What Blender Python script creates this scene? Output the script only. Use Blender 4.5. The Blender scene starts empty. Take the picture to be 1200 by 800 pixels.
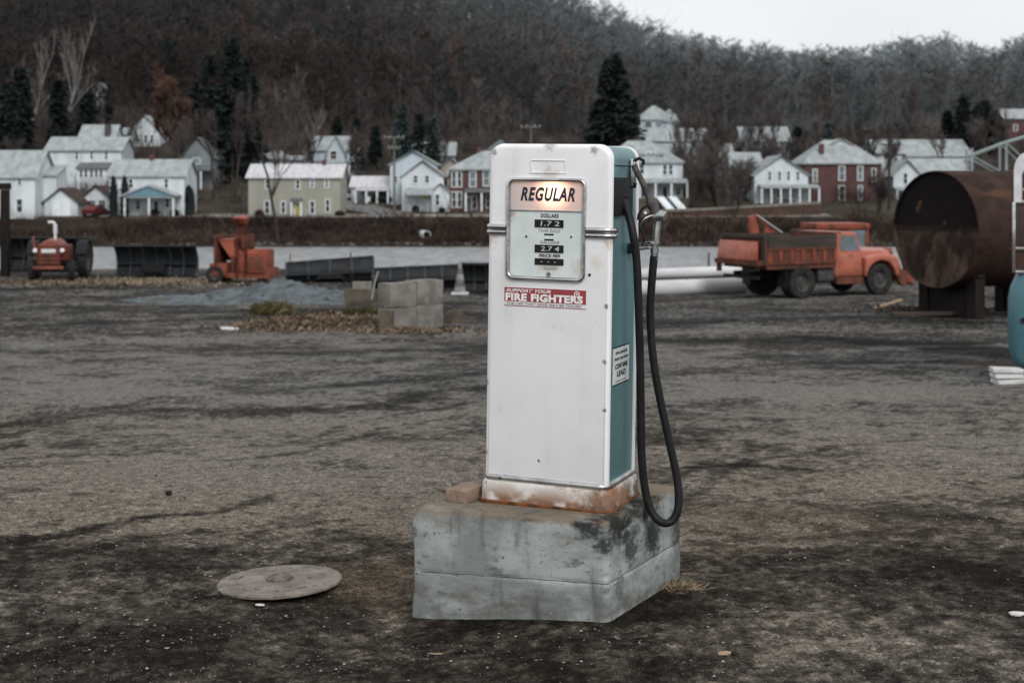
import bpy, bmesh, math, random
import numpy as np
from mathutils import Vector, Matrix, Euler

random.seed(7)
rng = np.random.default_rng(7)
R = math.radians
F, HZ, CAMZ = 1666.7, 215.0, 1.77          # focal length and horizon of the photograph (1200 px wide), eye height
scene = bpy.context.scene
COL = scene.collection

# ------------------------------------------------------------------ helpers
def at(px, row, D):
    "point seen at a pixel of the photograph, at distance D"
    return Vector(((px - 600) / F * D, D, CAMZ - (row - HZ) / F * D))

def tag(o, label=None, cat=None, group=None, kind=None):
    if label: o['label'] = label
    if cat: o['category'] = cat
    if group: o['group'] = group
    if kind: o['kind'] = kind
    return o

def thing(name, label, cat, loc=(0, 0, 0), rot=(0, 0, 0), group=None):
    o = bpy.data.objects.new(name, None)
    o.empty_display_size = 0.2
    COL.objects.link(o)
    o.location = loc
    o.rotation_euler = rot
    return tag(o, label, cat, group)

def copy_tree(o, parent=None):
    c = o.copy()
    COL.objects.link(c)
    c.parent = parent
    for ch in o.children:
        copy_tree(ch, c)
    return c

class MB:
    def __init__(s):
        s.v, s.f, s.m = [], [], []
    def add(s, vs, fs, mi=0):
        n = len(s.v)
        s.v += [tuple(v) for v in vs]
        s.f += [tuple(i + n for i in f) for f in fs]
        s.m += [mi] * len(fs)
        return s
    def box(s, c, d, rot=None, mi=0):
        hx, hy, hz = d[0] / 2, d[1] / 2, d[2] / 2
        vs = [Vector((x, y, z)) for x in (-hx, hx) for y in (-hy, hy) for z in (-hz, hz)]
        if rot is not None:
            m = rot if isinstance(rot, Matrix) else Euler(rot).to_matrix()
            vs = [m @ v for v in vs]
        c = Vector(c)
        return s.add([v + c for v in vs], [(0, 1, 3, 2), (4, 6, 7, 5), (0, 4, 5, 1), (2, 3, 7, 6), (0, 2, 6, 4), (1, 5, 7, 3)], mi)
    def b2(s, x0, x1, y0, y1, z0, z1, mi=0):
        return s.box(((x0 + x1) / 2, (y0 + y1) / 2, (z0 + z1) / 2), (abs(x1 - x0), abs(y1 - y0), abs(z1 - z0)), None, mi)
    def hexa(s, b, t, mi=0):
        vs = list(b) + list(t)
        return s.add(vs, [(3, 2, 1, 0), (4, 5, 6, 7), (0, 1, 5, 4), (1, 2, 6, 5), (2, 3, 7, 6), (3, 0, 4, 7)], mi)
    def prism(s, pts, vec, mi=0):
        n = len(pts)
        vec = Vector(vec)
        a = [Vector(p) for p in pts]
        fs = [tuple(range(n))[::-1], tuple(range(n, 2 * n))] + [(i, (i + 1) % n, n + (i + 1) % n, n + i) for i in range(n)]
        return s.add(a + [p + vec for p in a], fs, mi)
    def tube(s, path, rad, seg=8, caps=True, mi=0):
        path = [Vector(p) for p in path]
        n = len(path)
        rads = rad if isinstance(rad, (list, tuple)) else [rad] * n
        vs, fs = [], []
        up = None
        for i, p in enumerate(path):
            t = (path[min(i + 1, n - 1)] - path[max(i - 1, 0)])
            t = t.normalized() if t.length > 1e-9 else Vector((0, 0, 1))
            if up is None:
                up = Vector((0, 0, 1)) if abs(t.z) < 0.9 else Vector((1, 0, 0))
            sd = t.cross(up).normalized()
            up = sd.cross(t).normalized()
            for k in range(seg):
                a = 2 * math.pi * k / seg
                vs.append(p + (sd * math.cos(a) + up * math.sin(a)) * rads[i])
        for i in range(n - 1):
            for k in range(seg):
                k2 = (k + 1) % seg
                fs.append((i * seg + k, i * seg + k2, (i + 1) * seg + k2, (i + 1) * seg + k))
        if caps:
            fs.append(tuple(range(seg))[::-1])
            fs.append(tuple(range((n - 1) * seg, n * seg)))
        return s.add(vs, fs, mi)
    def lathe(s, prof, seg=24, mat=None, mi=0, closed=False):
        mat = mat or Matrix.Identity(4)
        vs, fs = [], []
        n = len(prof)
        for k in range(seg):
            a = 2 * math.pi * k / seg
            for r, z in prof:
                vs.append(mat @ Vector((r * math.cos(a), r * math.sin(a), z)))
        for k in range(seg):
            k2 = (k + 1) % seg
            for i in range(n if closed else n - 1):
                j = (i + 1) % n
                fs.append((k * n + i, k2 * n + i, k2 * n + j, k * n + j))
        return s.add(vs, fs, mi)
    def build(s, name, mat, parent=None, bevel=0, seg=2, angle=35, loc=None):
        me = bpy.data.meshes.new(name)
        me.from_pydata(s.v, [], s.f)
        mats = mat if isinstance(mat, (list, tuple)) else [mat]
        for m in mats:
            me.materials.append(m)
        if len(mats) > 1:
            me.polygons.foreach_set('material_index', s.m)
        bm = bmesh.new()
        bm.from_mesh(me)
        bmesh.ops.remove_doubles(bm, verts=bm.verts, dist=1e-6)
        bmesh.ops.recalc_face_normals(bm, faces=bm.faces)
        if bevel:
            es = [e for e in bm.edges if len(e.link_faces) == 2 and e.calc_face_angle(0) > R(30)]
            bmesh.ops.bevel(bm, geom=es, offset=bevel, segments=seg, profile=0.5, affect='EDGES', clamp_overlap=True)
        bm.to_mesh(me)
        bm.free()
        me.shade_smooth()
        me.set_sharp_from_angle(angle=R(angle))
        o = bpy.data.objects.new(name, me)
        COL.objects.link(o)
        if parent: o.parent = parent
        if loc is not None: o.location = loc
        return o

def np_obj(name, V, Fc, mat, col=None, smooth=False, parent=None):
    me = bpy.data.meshes.new(name)
    V = np.asarray(V, dtype=np.float32); Fc = np.asarray(Fc, dtype=np.int32)
    me.vertices.add(len(V)); me.vertices.foreach_set('co', V.ravel())
    k = Fc.shape[1]
    me.loops.add(Fc.size); me.loops.foreach_set('vertex_index', Fc.ravel())
    me.polygons.add(len(Fc)); me.polygons.foreach_set('loop_start', np.arange(len(Fc), dtype=np.int32) * k)
    me.update(calc_edges=True)
    if col is not None:
        a = me.color_attributes.new('Col', 'FLOAT_COLOR', 'POINT')
        c4 = np.ones((len(V), 4), dtype=np.float32); c4[:, :3] = col
        a.data.foreach_set('color', c4.ravel())
    me.materials.append(mat)
    if smooth: me.shade_smooth()
    else: me.shade_flat()
    o = bpy.data.objects.new(name, me)
    COL.objects.link(o)
    if parent: o.parent = parent
    return o

def vnoise(x, y, seed=0):
    xi = np.floor(x).astype(np.int64); yi = np.floor(y).astype(np.int64)
    fx = x - xi; fy = y - yi
    fx = fx * fx * (3 - 2 * fx); fy = fy * fy * (3 - 2 * fy)
    def h(a, b):
        n = (a * 374761393 + b * 668265263 + seed * 974711) & 0xFFFFFFFF
        n = ((n ^ (n >> 13)) * 1274126177) & 0xFFFFFFFF
        n = n ^ (n >> 16)
        return (n & 0xFFFF) / 65535.0
    return (h(xi, yi) * (1 - fx) + h(xi + 1, yi) * fx) * (1 - fy) + (h(xi, yi + 1) * (1 - fx) + h(xi + 1, yi + 1) * fx) * fy

def fbm(x, y, octv=5, seed=0, gain=0.5):
    s = np.zeros_like(x); a = 1.0; t = 0
    for i in range(octv):
        s += a * vnoise(x * 2 ** i, y * 2 ** i, seed + i * 17); t += a; a *= gain
    return s / t

# ------------------------------------------------------------------ materials
def nd(nt, t, **kw):
    n = nt.nodes.new(t)
    for k, v in kw.items(): setattr(n, k, v)
    return n

def new_mat(name):
    m = bpy.data.materials.new(name); m.use_nodes = True
    nt = m.node_tree
    b = nt.nodes['Principled BSDF']
    return m, nt, b

def setc(sock, c):
    sock.default_value = (c[0], c[1], c[2], 1)

def mixc(nt, fac, a, b, mode='MIX'):
    n = nd(nt, 'ShaderNodeMix', data_type='RGBA', blend_type=mode)
    for s, v in ((n.inputs[0], fac), (n.inputs[6], a), (n.inputs[7], b)):
        if hasattr(v, 'is_output'): nt.links.new(v, s)
        elif isinstance(v, (int, float)): s.default_value = v
        else: setc(s, v)
    return n.outputs[2]

def ramp(nt, inp, a, b, interp=None):
    n = nd(nt, 'ShaderNodeMapRange', interpolation_type='SMOOTHSTEP')
    n.inputs[1].default_value = a; n.inputs[2].default_value = b
    nt.links.new(inp, n.inputs[0])
    return n.outputs[0]

def coords(nt, stretch=(1, 1, 1), rnd=True):
    tc = nd(nt, 'ShaderNodeTexCoord')
    mp = nd(nt, 'ShaderNodeMapping')
    mp.inputs['Scale'].default_value = stretch
    nt.links.new(tc.outputs['Object'], mp.inputs['Vector'])
    if rnd:
        oi = nd(nt, 'ShaderNodeObjectInfo')
        mu = nd(nt, 'ShaderNodeMath', operation='MULTIPLY'); mu.inputs[1].default_value = 37.0
        nt.links.new(oi.outputs['Random'], mu.inputs[0])
        nt.links.new(mu.outputs[0], mp.inputs['Location'])
    return mp.outputs[0], tc.outputs['Object']

def noise(nt, vec, scale, detail=5, rough=0.6):
    n = nd(nt, 'ShaderNodeTexNoise'); n.inputs['Scale'].default_value = scale
    n.inputs['Detail'].default_value = detail; n.inputs['Roughness'].default_value = rough
    nt.links.new(vec, n.inputs['Vector'])
    return n.outputs['Fac']

def mat(name, c1, c2=None, rough=0.6, metal=0.0, scale=3.0, stretch=(1, 1, 1), lo=0.35, hi=0.65,
        spots=None, low=None, bump=0.0, bscale=40, spec=0.12, points=(), rnd=True):
    """c1/c2 blended by noise; spots=(colour, scale, lo, hi[, stretch]); low=(colour, z0, z1, amount) grime rising from below;
    points = [(xyz, radius, colour, amount)] stains"""
    m, nt, b = new_mat(name)
    vec, raw = coords(nt, stretch, rnd)
    col = None
    if c2 is not None:
        col = mixc(nt, ramp(nt, noise(nt, vec, scale), lo, hi), c1, c2)
    else:
        col = mixc(nt, 0.0, c1, c1)
    for lw_ in ([] if not low else low if isinstance(low, list) else [low]):
        sx = nd(nt, 'ShaderNodeSeparateXYZ'); nt.links.new(raw, sx.inputs[0])
        r = ramp(nt, sx.outputs[2], lw_[2], lw_[1])
        n2 = ramp(nt, noise(nt, vec, scale * 2.3), 0.25, 0.75 if len(lw_) < 5 else lw_[4])
        mm = nd(nt, 'ShaderNodeMath', operation='MULTIPLY'); nt.links.new(r, mm.inputs[0]); nt.links.new(n2, mm.inputs[1])
        m2 = nd(nt, 'ShaderNodeMath', operation='MULTIPLY'); nt.links.new(mm.outputs[0], m2.inputs[0]); m2.inputs[1].default_value = lw_[3]
        col = mixc(nt, m2.outputs[0], col, lw_[0])
    for p in points:
        d = nd(nt, 'ShaderNodeVectorMath', operation='DISTANCE'); nt.links.new(raw, d.inputs[0]); d.inputs[1].default_value = p[0]
        n3 = noise(nt, vec, 14 if len(p) < 5 else p[4])
        ad = nd(nt, 'ShaderNodeMath', operation='MULTIPLY_ADD'); nt.links.new(n3, ad.inputs[0]); ad.inputs[1].default_value = p[1] * 2.4
        nt.links.new(d.outputs['Value'], ad.inputs[2])
        r = ramp(nt, ad.outputs[0], p[1] * 2.4, p[1] * 1.5)
        m2 = nd(nt, 'ShaderNodeMath', operation='MULTIPLY'); nt.links.new(r, m2.inputs[0]); m2.inputs[1].default_value = p[3]
        col = mixc(nt, m2.outputs[0], col, p[2])
    if spots:
        sl = spots if isinstance(spots, list) else [spots]
        for sp in sl:
            v2 = vec
            if len(sp) > 4:
                mp = nd(nt, 'ShaderNodeMapping'); mp.inputs['Scale'].default_value = sp[4]; nt.links.new(raw, mp.inputs['Vector']); v2 = mp.outputs[0]
            col = mixc(nt, ramp(nt, noise(nt, v2, sp[1], 7, 0.65), sp[2], sp[3]), col, sp[0])
    nt.links.new(col, b.inputs['Base Color'])
    b.inputs['Roughness'].default_value = rough
    b.inputs['Metallic'].default_value = metal
    b.inputs['Specular IOR Level'].default_value = spec
    if bump:
        bp = nd(nt, 'ShaderNodeBump'); bp.inputs['Strength'].default_value = bump; bp.inputs['Distance'].default_value = 0.02
        nt.links.new(noise(nt, vec, bscale, 6, 0.65), bp.inputs['Height'])
        nt.links.new(bp.outputs[0], b.inputs['Normal'])
    return m

def mat_attr(name, rough=0.9, vary=None, spec=0.06, bump=0, bscale=60, two=False):
    m, nt, b = new_mat(name)
    a = nd(nt, 'ShaderNodeVertexColor', layer_name='Col')
    col = a.outputs['Color']
    if vary:
        vec, raw = coords(nt, (1, 1, 1), False)
        for sc, lo, hi, c in vary:
            col = mixc(nt, ramp(nt, noise(nt, vec, sc, 6, 0.7), lo, hi), col, c, 'MULTIPLY')
        if bump:
            bp = nd(nt, 'ShaderNodeBump'); bp.inputs['Strength'].default_value = bump; bp.inputs['Distance'].default_value = 0.012
            nt.links.new(noise(nt, vec, bscale, 8, 0.75), bp.inputs['Height']); nt.links.new(bp.outputs[0], b.inputs['Normal'])
    nt.links.new(col, b.inputs['Base Color'])
    b.inputs['Roughness'].default_value = rough; b.inputs['Specular IOR Level'].default_value = spec
    return m

RUST = (0.17, 0.065, 0.025); DKRUST = (0.05, 0.024, 0.014)
W_PUMP = mat('worn_white_enamel', (0.78, 0.785, 0.80), (0.71, 0.71, 0.725), 0.32, scale=2.2, spec=0.5, rnd=False,
             spots=[((0.10, 0.06, 0.045), 20, 0.695, 0.715), ((0.30, 0.19, 0.13), 3.0, 0.69, 0.80, (7, 7, .7)), ((0.42, 0.36, 0.30), 5, 0.68, 0.80, (3, 3, 0.6)), ((0.60, 0.59, 0.575), 9, 0.62, 0.80), ((0.62, 0.60, 0.58), 1.6, 0.55, 0.8, (5, 5, .5))],
             points=[((-0.26, -0.21, 1.49), 0.022, (0.12, 0.07, 0.05), 0.8, 60), ((-0.28, -0.2, 1.125), 0.05, (0.35, 0.24, 0.17), 0.5, 40),
                     ((0.215, -0.215, 1.03), 0.035, (0.58, 0.52, 0.42), 0.5, 25), ((0.262, -0.205, .85), .012, (.1, .07, .055), .8, 90), ((0.258, -0.205, .62), .012, (.1, .07, .055), .8, 90), ((0.262, -0.205, .42), .010, (.1, .07, .055), .8, 90), ((-0.272, -0.2, .5), .014, (.16, .12, .10), .7, 90), ((-0.272, -0.2, .2), .014, (.16, .12, .10), .7, 90), ((0.2, -0.205, 1.5), .02, (.15, .10, .08), .7, 90), ((0.0, -0.2, 1.52), .03, (.2, .14, .11), .6, 70), ((0.27, -0.2, 1.12), 0.03, (0.4, 0.27, 0.18), 0.6, 40), ((0.0, -0.215, 1.395), 0.05, (0.42, 0.33, 0.28), 0.5, 50)], bump=0.10, bscale=3.5)
W_BASE = mat('rusted_white_base', (0.62, 0.60, 0.58), (0.5, 0.47, 0.44), 0.6, scale=7, rnd=False,
             low=[((0.22, 0.125, 0.078), 0.01, 0.10, 1.0, .55), ((0.13, 0.075, 0.05), 0.0, 0.035, .9)], spots=[((0.24, 0.13, 0.078), 5, 0.55, 0.68), ((0.07, 0.045, 0.035), 18, 0.61, 0.68)],
             points=[((0.27, -0.2, 0.02), 0.10, (0.06, 0.05, 0.045), 0.85, 30), ((0.30, 0.0, 0.0), 0.09, (0.06, 0.05, 0.045), 0.8, 30), ((0.29, .15, 0.03), 0.06, (0.05, 0.042, 0.038), 0.8, 30)], bump=0.25, bscale=45)
TEAL = mat('teal_enamel', (0.085, 0.185, 0.20), (0.058, 0.138, 0.152), 0.38, scale=3.0, stretch=(1, 1, 0.3), spec=0.5, rnd=False,
           spots=[((0.02, 0.03, 0.033), 15, 0.70, 0.74), ((0.07, 0.18, 0.20), 4, 0.6, 0.8)], bump=0.04, bscale=20)
CHROME = mat('worn_chrome', (0.62, 0.62, 0.62), (0.40, 0.40, 0.40), 0.24, 1.0, scale=9, spots=((0.2, 0.15, 0.12), 20, 0.66, 0.72), bump=0.05, bscale=30)
STEEL = mat('dull_steel', (0.55, 0.55, 0.54), (0.36, 0.36, 0.36), 0.38, 1.0, scale=14, spots=((0.10, 0.08, 0.07), 18, 0.62, 0.70))
BLACKM = mat('black_metal', (0.012, 0.013, 0.015), (0.018, 0.018, 0.019), 0.6, 0.0, scale=8, spec=.12)
RUBBER = mat('black_rubber', (0.009, 0.0095, 0.011), (0.014, 0.014, 0.015), 0.5, scale=14, stretch=(1, 1, 2), spec=0.16)
GRIP = mat('worn_grip', (0.045, 0.042, 0.04), (0.09, 0.085, 0.08), 0.6, scale=30)
DIAL = mat('dial_enamel', (0.60, 0.66, 0.66), (0.52, 0.58, 0.575), 0.3, scale=6, rnd=False)
INK = mat('dark_ink', (0.020, 0.030, 0.050), (0.03, 0.04, 0.06), 0.6, scale=60)
INKB = mat('black_ink', (0.015, 0.017, 0.018), (0.03, 0.03, 0.03), 0.6, scale=80)
INKG = mat('faded_ink', (0.22, 0.23, 0.23), (0.36, 0.38, 0.38), 0.6, scale=60)
WHITEI = mat('white_ink', (0.75, 0.73, 0.73), (0.66, 0.64, 0.64), 0.6, scale=50)
DIGIT = mat('counter_digit', (0.55, 0.57, 0.55), (0.35, 0.37, 0.35), 0.6, scale=120)
STK_RED = mat('faded_red_vinyl', (0.30, 0.055, 0.06), (0.24, 0.05, 0.055), 0.5, scale=12, spots=((0.42, 0.22, 0.22), 30, 0.66, 0.76))
STK_WHITE = mat('sticker_paper', (0.70, 0.68, 0.68), (0.6, 0.58, 0.58), 0.6, scale=20)
LBL = mat('label_paper', (0.58, 0.62, 0.62), (0.48, 0.52, 0.52), 0.6, scale=25)

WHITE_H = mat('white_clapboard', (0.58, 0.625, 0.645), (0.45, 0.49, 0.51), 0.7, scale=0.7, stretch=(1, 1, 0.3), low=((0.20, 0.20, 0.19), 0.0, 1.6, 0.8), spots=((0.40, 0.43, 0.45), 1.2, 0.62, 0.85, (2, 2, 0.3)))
WHITE_T = mat('white_trim', (0.68, 0.72, 0.74), (0.6, 0.63, 0.65), 0.6, scale=2)
PALE_H = mat('pale_blue_siding', (0.46, 0.53, 0.57), (0.38, 0.45, 0.49), 0.7, scale=0.6, stretch=(1, 1, 0.3))
GREY_H = mat('grey_siding', (0.20, 0.225, 0.235), (0.15, 0.17, 0.18), 0.8, scale=0.6)
GREEN_H = mat('sage_siding', (0.31, 0.308, 0.262), (0.255, 0.255, 0.217), 0.75, scale=0.4, stretch=(1, 1, .3))
TAN_H = mat('tan_siding', (0.34, 0.29, 0.24), (0.28, 0.24, 0.2), 0.8, scale=0.6)
def brick_mat(name, c1, c2, c3):
    m, nt, b = new_mat(name)
    vec, raw = coords(nt, (1, 1, 1), False)
    sw = nd(nt, 'ShaderNodeSeparateXYZ'); nt.links.new(raw, sw.inputs[0])
    ad = nd(nt, 'ShaderNodeMath', operation='ADD'); nt.links.new(sw.outputs[0], ad.inputs[0]); nt.links.new(sw.outputs[1], ad.inputs[1])
    cb = nd(nt, 'ShaderNodeCombineXYZ'); nt.links.new(ad.outputs[0], cb.inputs[0]); nt.links.new(sw.outputs[2], cb.inputs[1])
    bk = nd(nt, 'ShaderNodeTexBrick'); nt.links.new(cb.outputs[0], bk.inputs['Vector'])
    setc(bk.inputs['Color1'], c1); setc(bk.inputs['Color2'], c2); setc(bk.inputs['Mortar'], c3)
    bk.inputs['Scale'].default_value = 2.2; bk.inputs['Mortar Size'].default_value = 0.015
    col = mixc(nt, ramp(nt, noise(nt, vec, 0.8), 0.3, 0.8), bk.outputs['Color'], (0.6, 0.6, 0.62), 'MULTIPLY')
    nt.links.new(col, b.inputs['Base Color']); b.inputs['Roughness'].default_value = 0.85
    return m
BRICK_H = brick_mat('red_brick', (0.095, 0.036, 0.034), (0.065, 0.027, 0.027), (0.13, 0.08, 0.075))
ROOF_L = mat('pale_roof', (0.31, 0.338, 0.343), (0.22, 0.24, 0.245), 0.8, scale=0.6, stretch=(2, 1, 1), spots=[((0.13, 0.14, 0.14), 0.8, 0.58, 0.8), ((0.10, 0.10, 0.098), 2.5, 0.64, 0.8)], spec=.2)
ROOF_W = mat('bright_metal_roof', (0.50, 0.50, 0.515), (0.38, 0.38, 0.395), 0.5, scale=0.7, stretch=(4, 1, 1))
ROOF_G = mat('grey_roof', (0.13, 0.14, 0.145), (0.095, 0.10, 0.105), 0.8, scale=1.0)
ROOF_B = mat('brown_roof', (0.075, 0.052, 0.045), (0.05, 0.038, 0.034), 0.85, scale=1.0)
PANE = mat('dark_window_glass', (0.018, 0.021, 0.024), (0.035, 0.04, 0.045), 0.15, scale=1.5, spec=0.5)
PANE_L = mat('sky_window_glass', (0.16, 0.2, 0.22), (0.09, 0.11, 0.12), 0.12, scale=1.5, spec=0.5)
FRAME_D = mat('dark_trim', (0.05, 0.05, 0.05), (0.08, 0.08, 0.08), 0.7, scale=2)
DOOR_Y = mat('yellow_door', (0.42, 0.35, 0.12), (0.36, 0.3, 0.1), 0.6, scale=2)
BLUE_G = mat('blue_gable', (0.14, 0.25, 0.30), (0.12, 0.21, 0.26), 0.7, scale=2)
ORANGE = mat('orange_machine_paint', (0.27, 0.066, 0.038), (0.17, 0.048, 0.032), 0.5, scale=2.2, spots=[((0.085, 0.038, 0.025), 3.5, 0.53, 0.66), ((0.36, 0.12, 0.075), 2.6, 0.6, 0.8)], low=((0.12, 0.075, 0.05), 0.2, 1.3, 0.6), bump=0.05)
ORANGE_R = mat('rusty_orange_steel', (0.15, 0.05, 0.034), (0.075, 0.036, 0.026), 0.7, scale=2.5, stretch=(1, 1, 0.4), spots=((0.06, 0.03, 0.022), 3.0, 0.52, 0.66))
SALMON = mat('faded_orange_paint', (0.40, 0.125, 0.082), (0.29, 0.08, 0.052), 0.35, scale=2.0, spec=.4, spots=[((0.14, 0.055, 0.038), 4, 0.57, 0.68), ((0.48, 0.2, 0.15), 2.2, .6, .8)], low=((0.16, 0.10, 0.07), 0.4, 1.2, 0.6))
TRED = mat('tractor_red', (0.12, 0.03, 0.021), (0.075, 0.022, 0.018), 0.5, scale=3, spots=((0.40, 0.14, 0.1), 4, 0.6, 0.75))
PINKT = mat('sunbleached_red', (0.22, 0.075, 0.052), (0.12, 0.04, 0.03), 0.5, scale=4)
DARKBOARD = mat('weathered_dark_boards', (0.04, 0.033, 0.028), (0.065, 0.05, 0.042), 0.85, scale=2, stretch=(0.4, 1, 4))
TYRE = mat('dusty_tyre', (0.016, 0.016, 0.017), (0.033, 0.031, 0.028), 0.85, scale=6, spec=.12)
TYRE_D = mat('muddy_tyre', (0.075, 0.067, 0.055), (0.03, 0.028, 0.026), 0.9, scale=5)
RIM = mat('grey_rim', (0.08, 0.078, 0.075), (0.04, 0.04, 0.04), 0.6, scale=8)
PLOUGH = mat('black_plough_steel', (0.008, 0.009, 0.0105), (0.017, 0.020, 0.023), 0.55, 0.0, scale=2.5, spots=[((0.11, 0.12, 0.13), 5, 0.66, 0.76), ((0.04, 0.027, 0.02), 3, 0.6, 0.75)], bump=0.1, bscale=12, spec=.15)
CONC = mat('precast_concrete', (0.225, 0.212, 0.192), (0.14, 0.132, 0.12), 0.9, scale=3, spots=[((0.10, 0.092, 0.08), 4, 0.56, 0.72), ((0.34, 0.32, 0.3), 5, 0.62, 0.75)], low=((0.07, 0.06, 0.05), 0.0, 0.35, 0.7), bump=0.3, bscale=14)
CONC_D = mat('stained_concrete', (0.115, 0.096, 0.074), (0.065, 0.057, 0.046), 0.9, scale=4, spots=((0.05, 0.045, 0.038), 4, 0.54, 0.7), bump=0.3, bscale=14)
PIPE = mat('pale_pipe', (0.58, 0.58, 0.59), (0.44, 0.44, 0.45), 0.5, scale=1.2, stretch=(0.3, 1, 1), spots=((0.22, 0.19, 0.17), 3, 0.64, 0.76))
WOOD_D = mat('black_timber', (0.011, 0.009, 0.009), (0.02, 0.017, 0.015), 0.9, scale=4, stretch=(4, 4, .4), spec=.1)
WOOD_P = mat('fresh_plank', (0.36, 0.26, 0.17), (0.26, 0.18, 0.12), 0.8, scale=5, stretch=(.5, 4, 4))
WOOD_W = mat('white_painted_boards', (0.62, 0.62, 0.62), (0.42, 0.41, 0.40), 0.75, scale=8, stretch=(.5, 2, 3))
BARK = mat('grey_brown_bark', (0.055, 0.047, 0.042), (0.085, 0.075, 0.068), 0.95, scale=2)
BARK_D = mat('dark_bark', (0.03, 0.026, 0.024), (0.05, 0.043, 0.04), 0.95, scale=2)
BARK_W = mat('white_sycamore_bark', (0.22, 0.215, 0.205), (0.12, 0.115, 0.11), 0.9, scale=0.8)
TWIG = mat('grey_brown_twigs', (0.062, 0.052, 0.05), (0.085, 0.073, 0.07), 0.95, scale=0.4)
TWIG_P = mat('pale_twigs', (0.12, 0.11, 0.105), (0.085, 0.075, 0.07), 0.95, scale=0.4)
TWIG_R = mat('rust_leaves', (0.115, 0.064, 0.047), (0.085, 0.053, 0.042), 0.9, scale=0.5)
NEEDLE = mat('dark_needles', (0.011, 0.016, 0.0155), (0.021, 0.029, 0.027), 0.85, scale=0.5)
NEEDLE_B = mat('blue_green_needles', (0.03, 0.048, 0.05), (0.045, 0.066, 0.064), 0.85, scale=0.6)
POLE = mat('weathered_pole', (0.10, 0.092, 0.085), (0.14, 0.13, 0.12), 0.9, scale=1)
GREENST = mat('pale_green_bridge_steel', (0.24, 0.28, 0.28), (0.18, 0.21, 0.21), 0.6, scale=0.5)
VANBLUE = mat('van_teal_paint', (0.05, 0.135, 0.168), (0.042, 0.115, 0.145), 0.35, scale=2, spec=0.5, low=((0.04, 0.06, 0.065), -0.1, 0.5, 0.5))
VANWHITE = mat('van_white_paint', (0.62, 0.62, 0.64), (0.52, 0.52, 0.54), 0.4, scale=6)
BRICKM = mat('tan_brick', (0.26, 0.19, 0.145), (0.19, 0.14, 0.11), 0.9, scale=20, spots=((0.10, 0.08, 0.065), 30, 0.6, 0.7), bump=0.4, bscale=60)
IRON = mat('cast_iron_cover', (0.225, 0.198, 0.168), (0.13, 0.114, 0.098), 0.8, scale=9, spec=.25, spots=[((0.05, 0.043, 0.037), 22, 0.56, 0.66), ((0.29, 0.265, 0.235), 16, 0.6, 0.72)], bump=0.55, bscale=70)
STRAW = mat('dry_straw', (0.24, 0.185, 0.125), (0.15, 0.115, 0.08), 0.9, scale=15)
LITTER = mat('white_litter', (0.55, 0.54, 0.52), (0.42, 0.41, 0.39), 0.8, scale=20)
# ------------------------------------------------------------------ the setting
YK = np.array([(-60, .0), (5.5, .0), (6.5, -.012), (8, -.09), (12, -.28), (16, -.48), (22, -.78), (28, -1.07), (34, -1.35), (40, -1.62), (44, -1.78), (47, -1.86), (50, -1.9), (60, -1.92), (63, -2.0), (66, -2.9), (71, -6.0), (75, -6.4), (90, -6.6)])
def yard_z(x, y):
    x = np.asarray(x, dtype=float); y = np.asarray(y, dtype=float)
    z = sum(np.interp(y + o, YK[:, 0], YK[:, 1]) for o in (-.7, 0, .7)) / 3
    z = z - 0.065 * np.exp(-((x + 0.5) / 0.5) ** 2 - ((y - 5.8) / 0.55) ** 2)          # washed-out dip left of the plinth
    z = z + 0.10 * (fbm(x * .22, y * .22, 3, 5) - .5) * np.clip((y - 7) / 6, 0, 1)
    z = z + 0.05 * (fbm(x * .8, y * 1.3, 3, 9) - .5) * np.clip((y - 6.6) / 3, 0.15, 1)
    return z
def yard_pt(px, row):
    "where the sight line of a pixel meets the yard"
    lo, hi = 3.0, 64.0
    for D in np.arange(3.0, 64.0, 0.05):
        p = at(px, row, D)
        if p.z <= float(yard_z(p.x, D)): break
    return Vector((p.x, D, float(yard_z(p.x, D))))

TK = np.array([(160, -6.5), (165, -5.95), (168, -5.2), (176, -2.6), (180, -2.25), (186, -1.8), (200, -.2), (215, 1.5), (235, 4.2), (260, 7.8), (275, 11)])
SKY = np.array([(-.45, -75), (-.36, -60), (-.18, -45), (-.06, -22), (.03, -12), (.06, 8), (.09, 28), (.15, 55), (.2, 62), (.24, 64), (.27, 58), (.31, 54), (.335, 72), (.36, 52), (.45, 36)])
def hill_z(x, y):
    x = np.asarray(x, dtype=float); y = np.asarray(y, dtype=float)
    u = x / np.maximum(y, 1)
    base = np.interp(y, TK[:, 0], TK[:, 1])
    crest = np.interp(u, [-.4, -.1, .1, .4], [430, 430, 470, 540])
    zt = CAMZ + (HZ - np.interp(u, SKY[:, 0], SKY[:, 1])) / F * crest - 13
    t = np.clip((y - 275) / (crest - 275), 0, 1)
    z = np.where(y > 275, 11 + (zt - 11) * (t * .75 + .25 * t * t * (3 - 2 * t)), base)
    z = np.where(y > crest, zt - (y - crest) * .12, z)
    amp = np.clip((y - 185) / 120, 0, 1)
    return z + amp * 5 * (fbm(x * .02, y * .02, 3, 31) - .5)
def hill_pt(px, row):
    for D in np.arange(166.0, 420.0, 0.25):
        p = at(px, row, D)
        if p.z <= float(hill_z(p.x, D)): break
    return Vector((p.x, D, float(hill_z(p.x, D))))

def grid_faces(nr, nc):
    i = np.arange(nr - 1)[:, None] * nc + np.arange(nc - 1)[None, :]
    i = i.ravel()
    return np.stack([i, i + 1, i + nc + 1, i + nc], 1)

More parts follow.
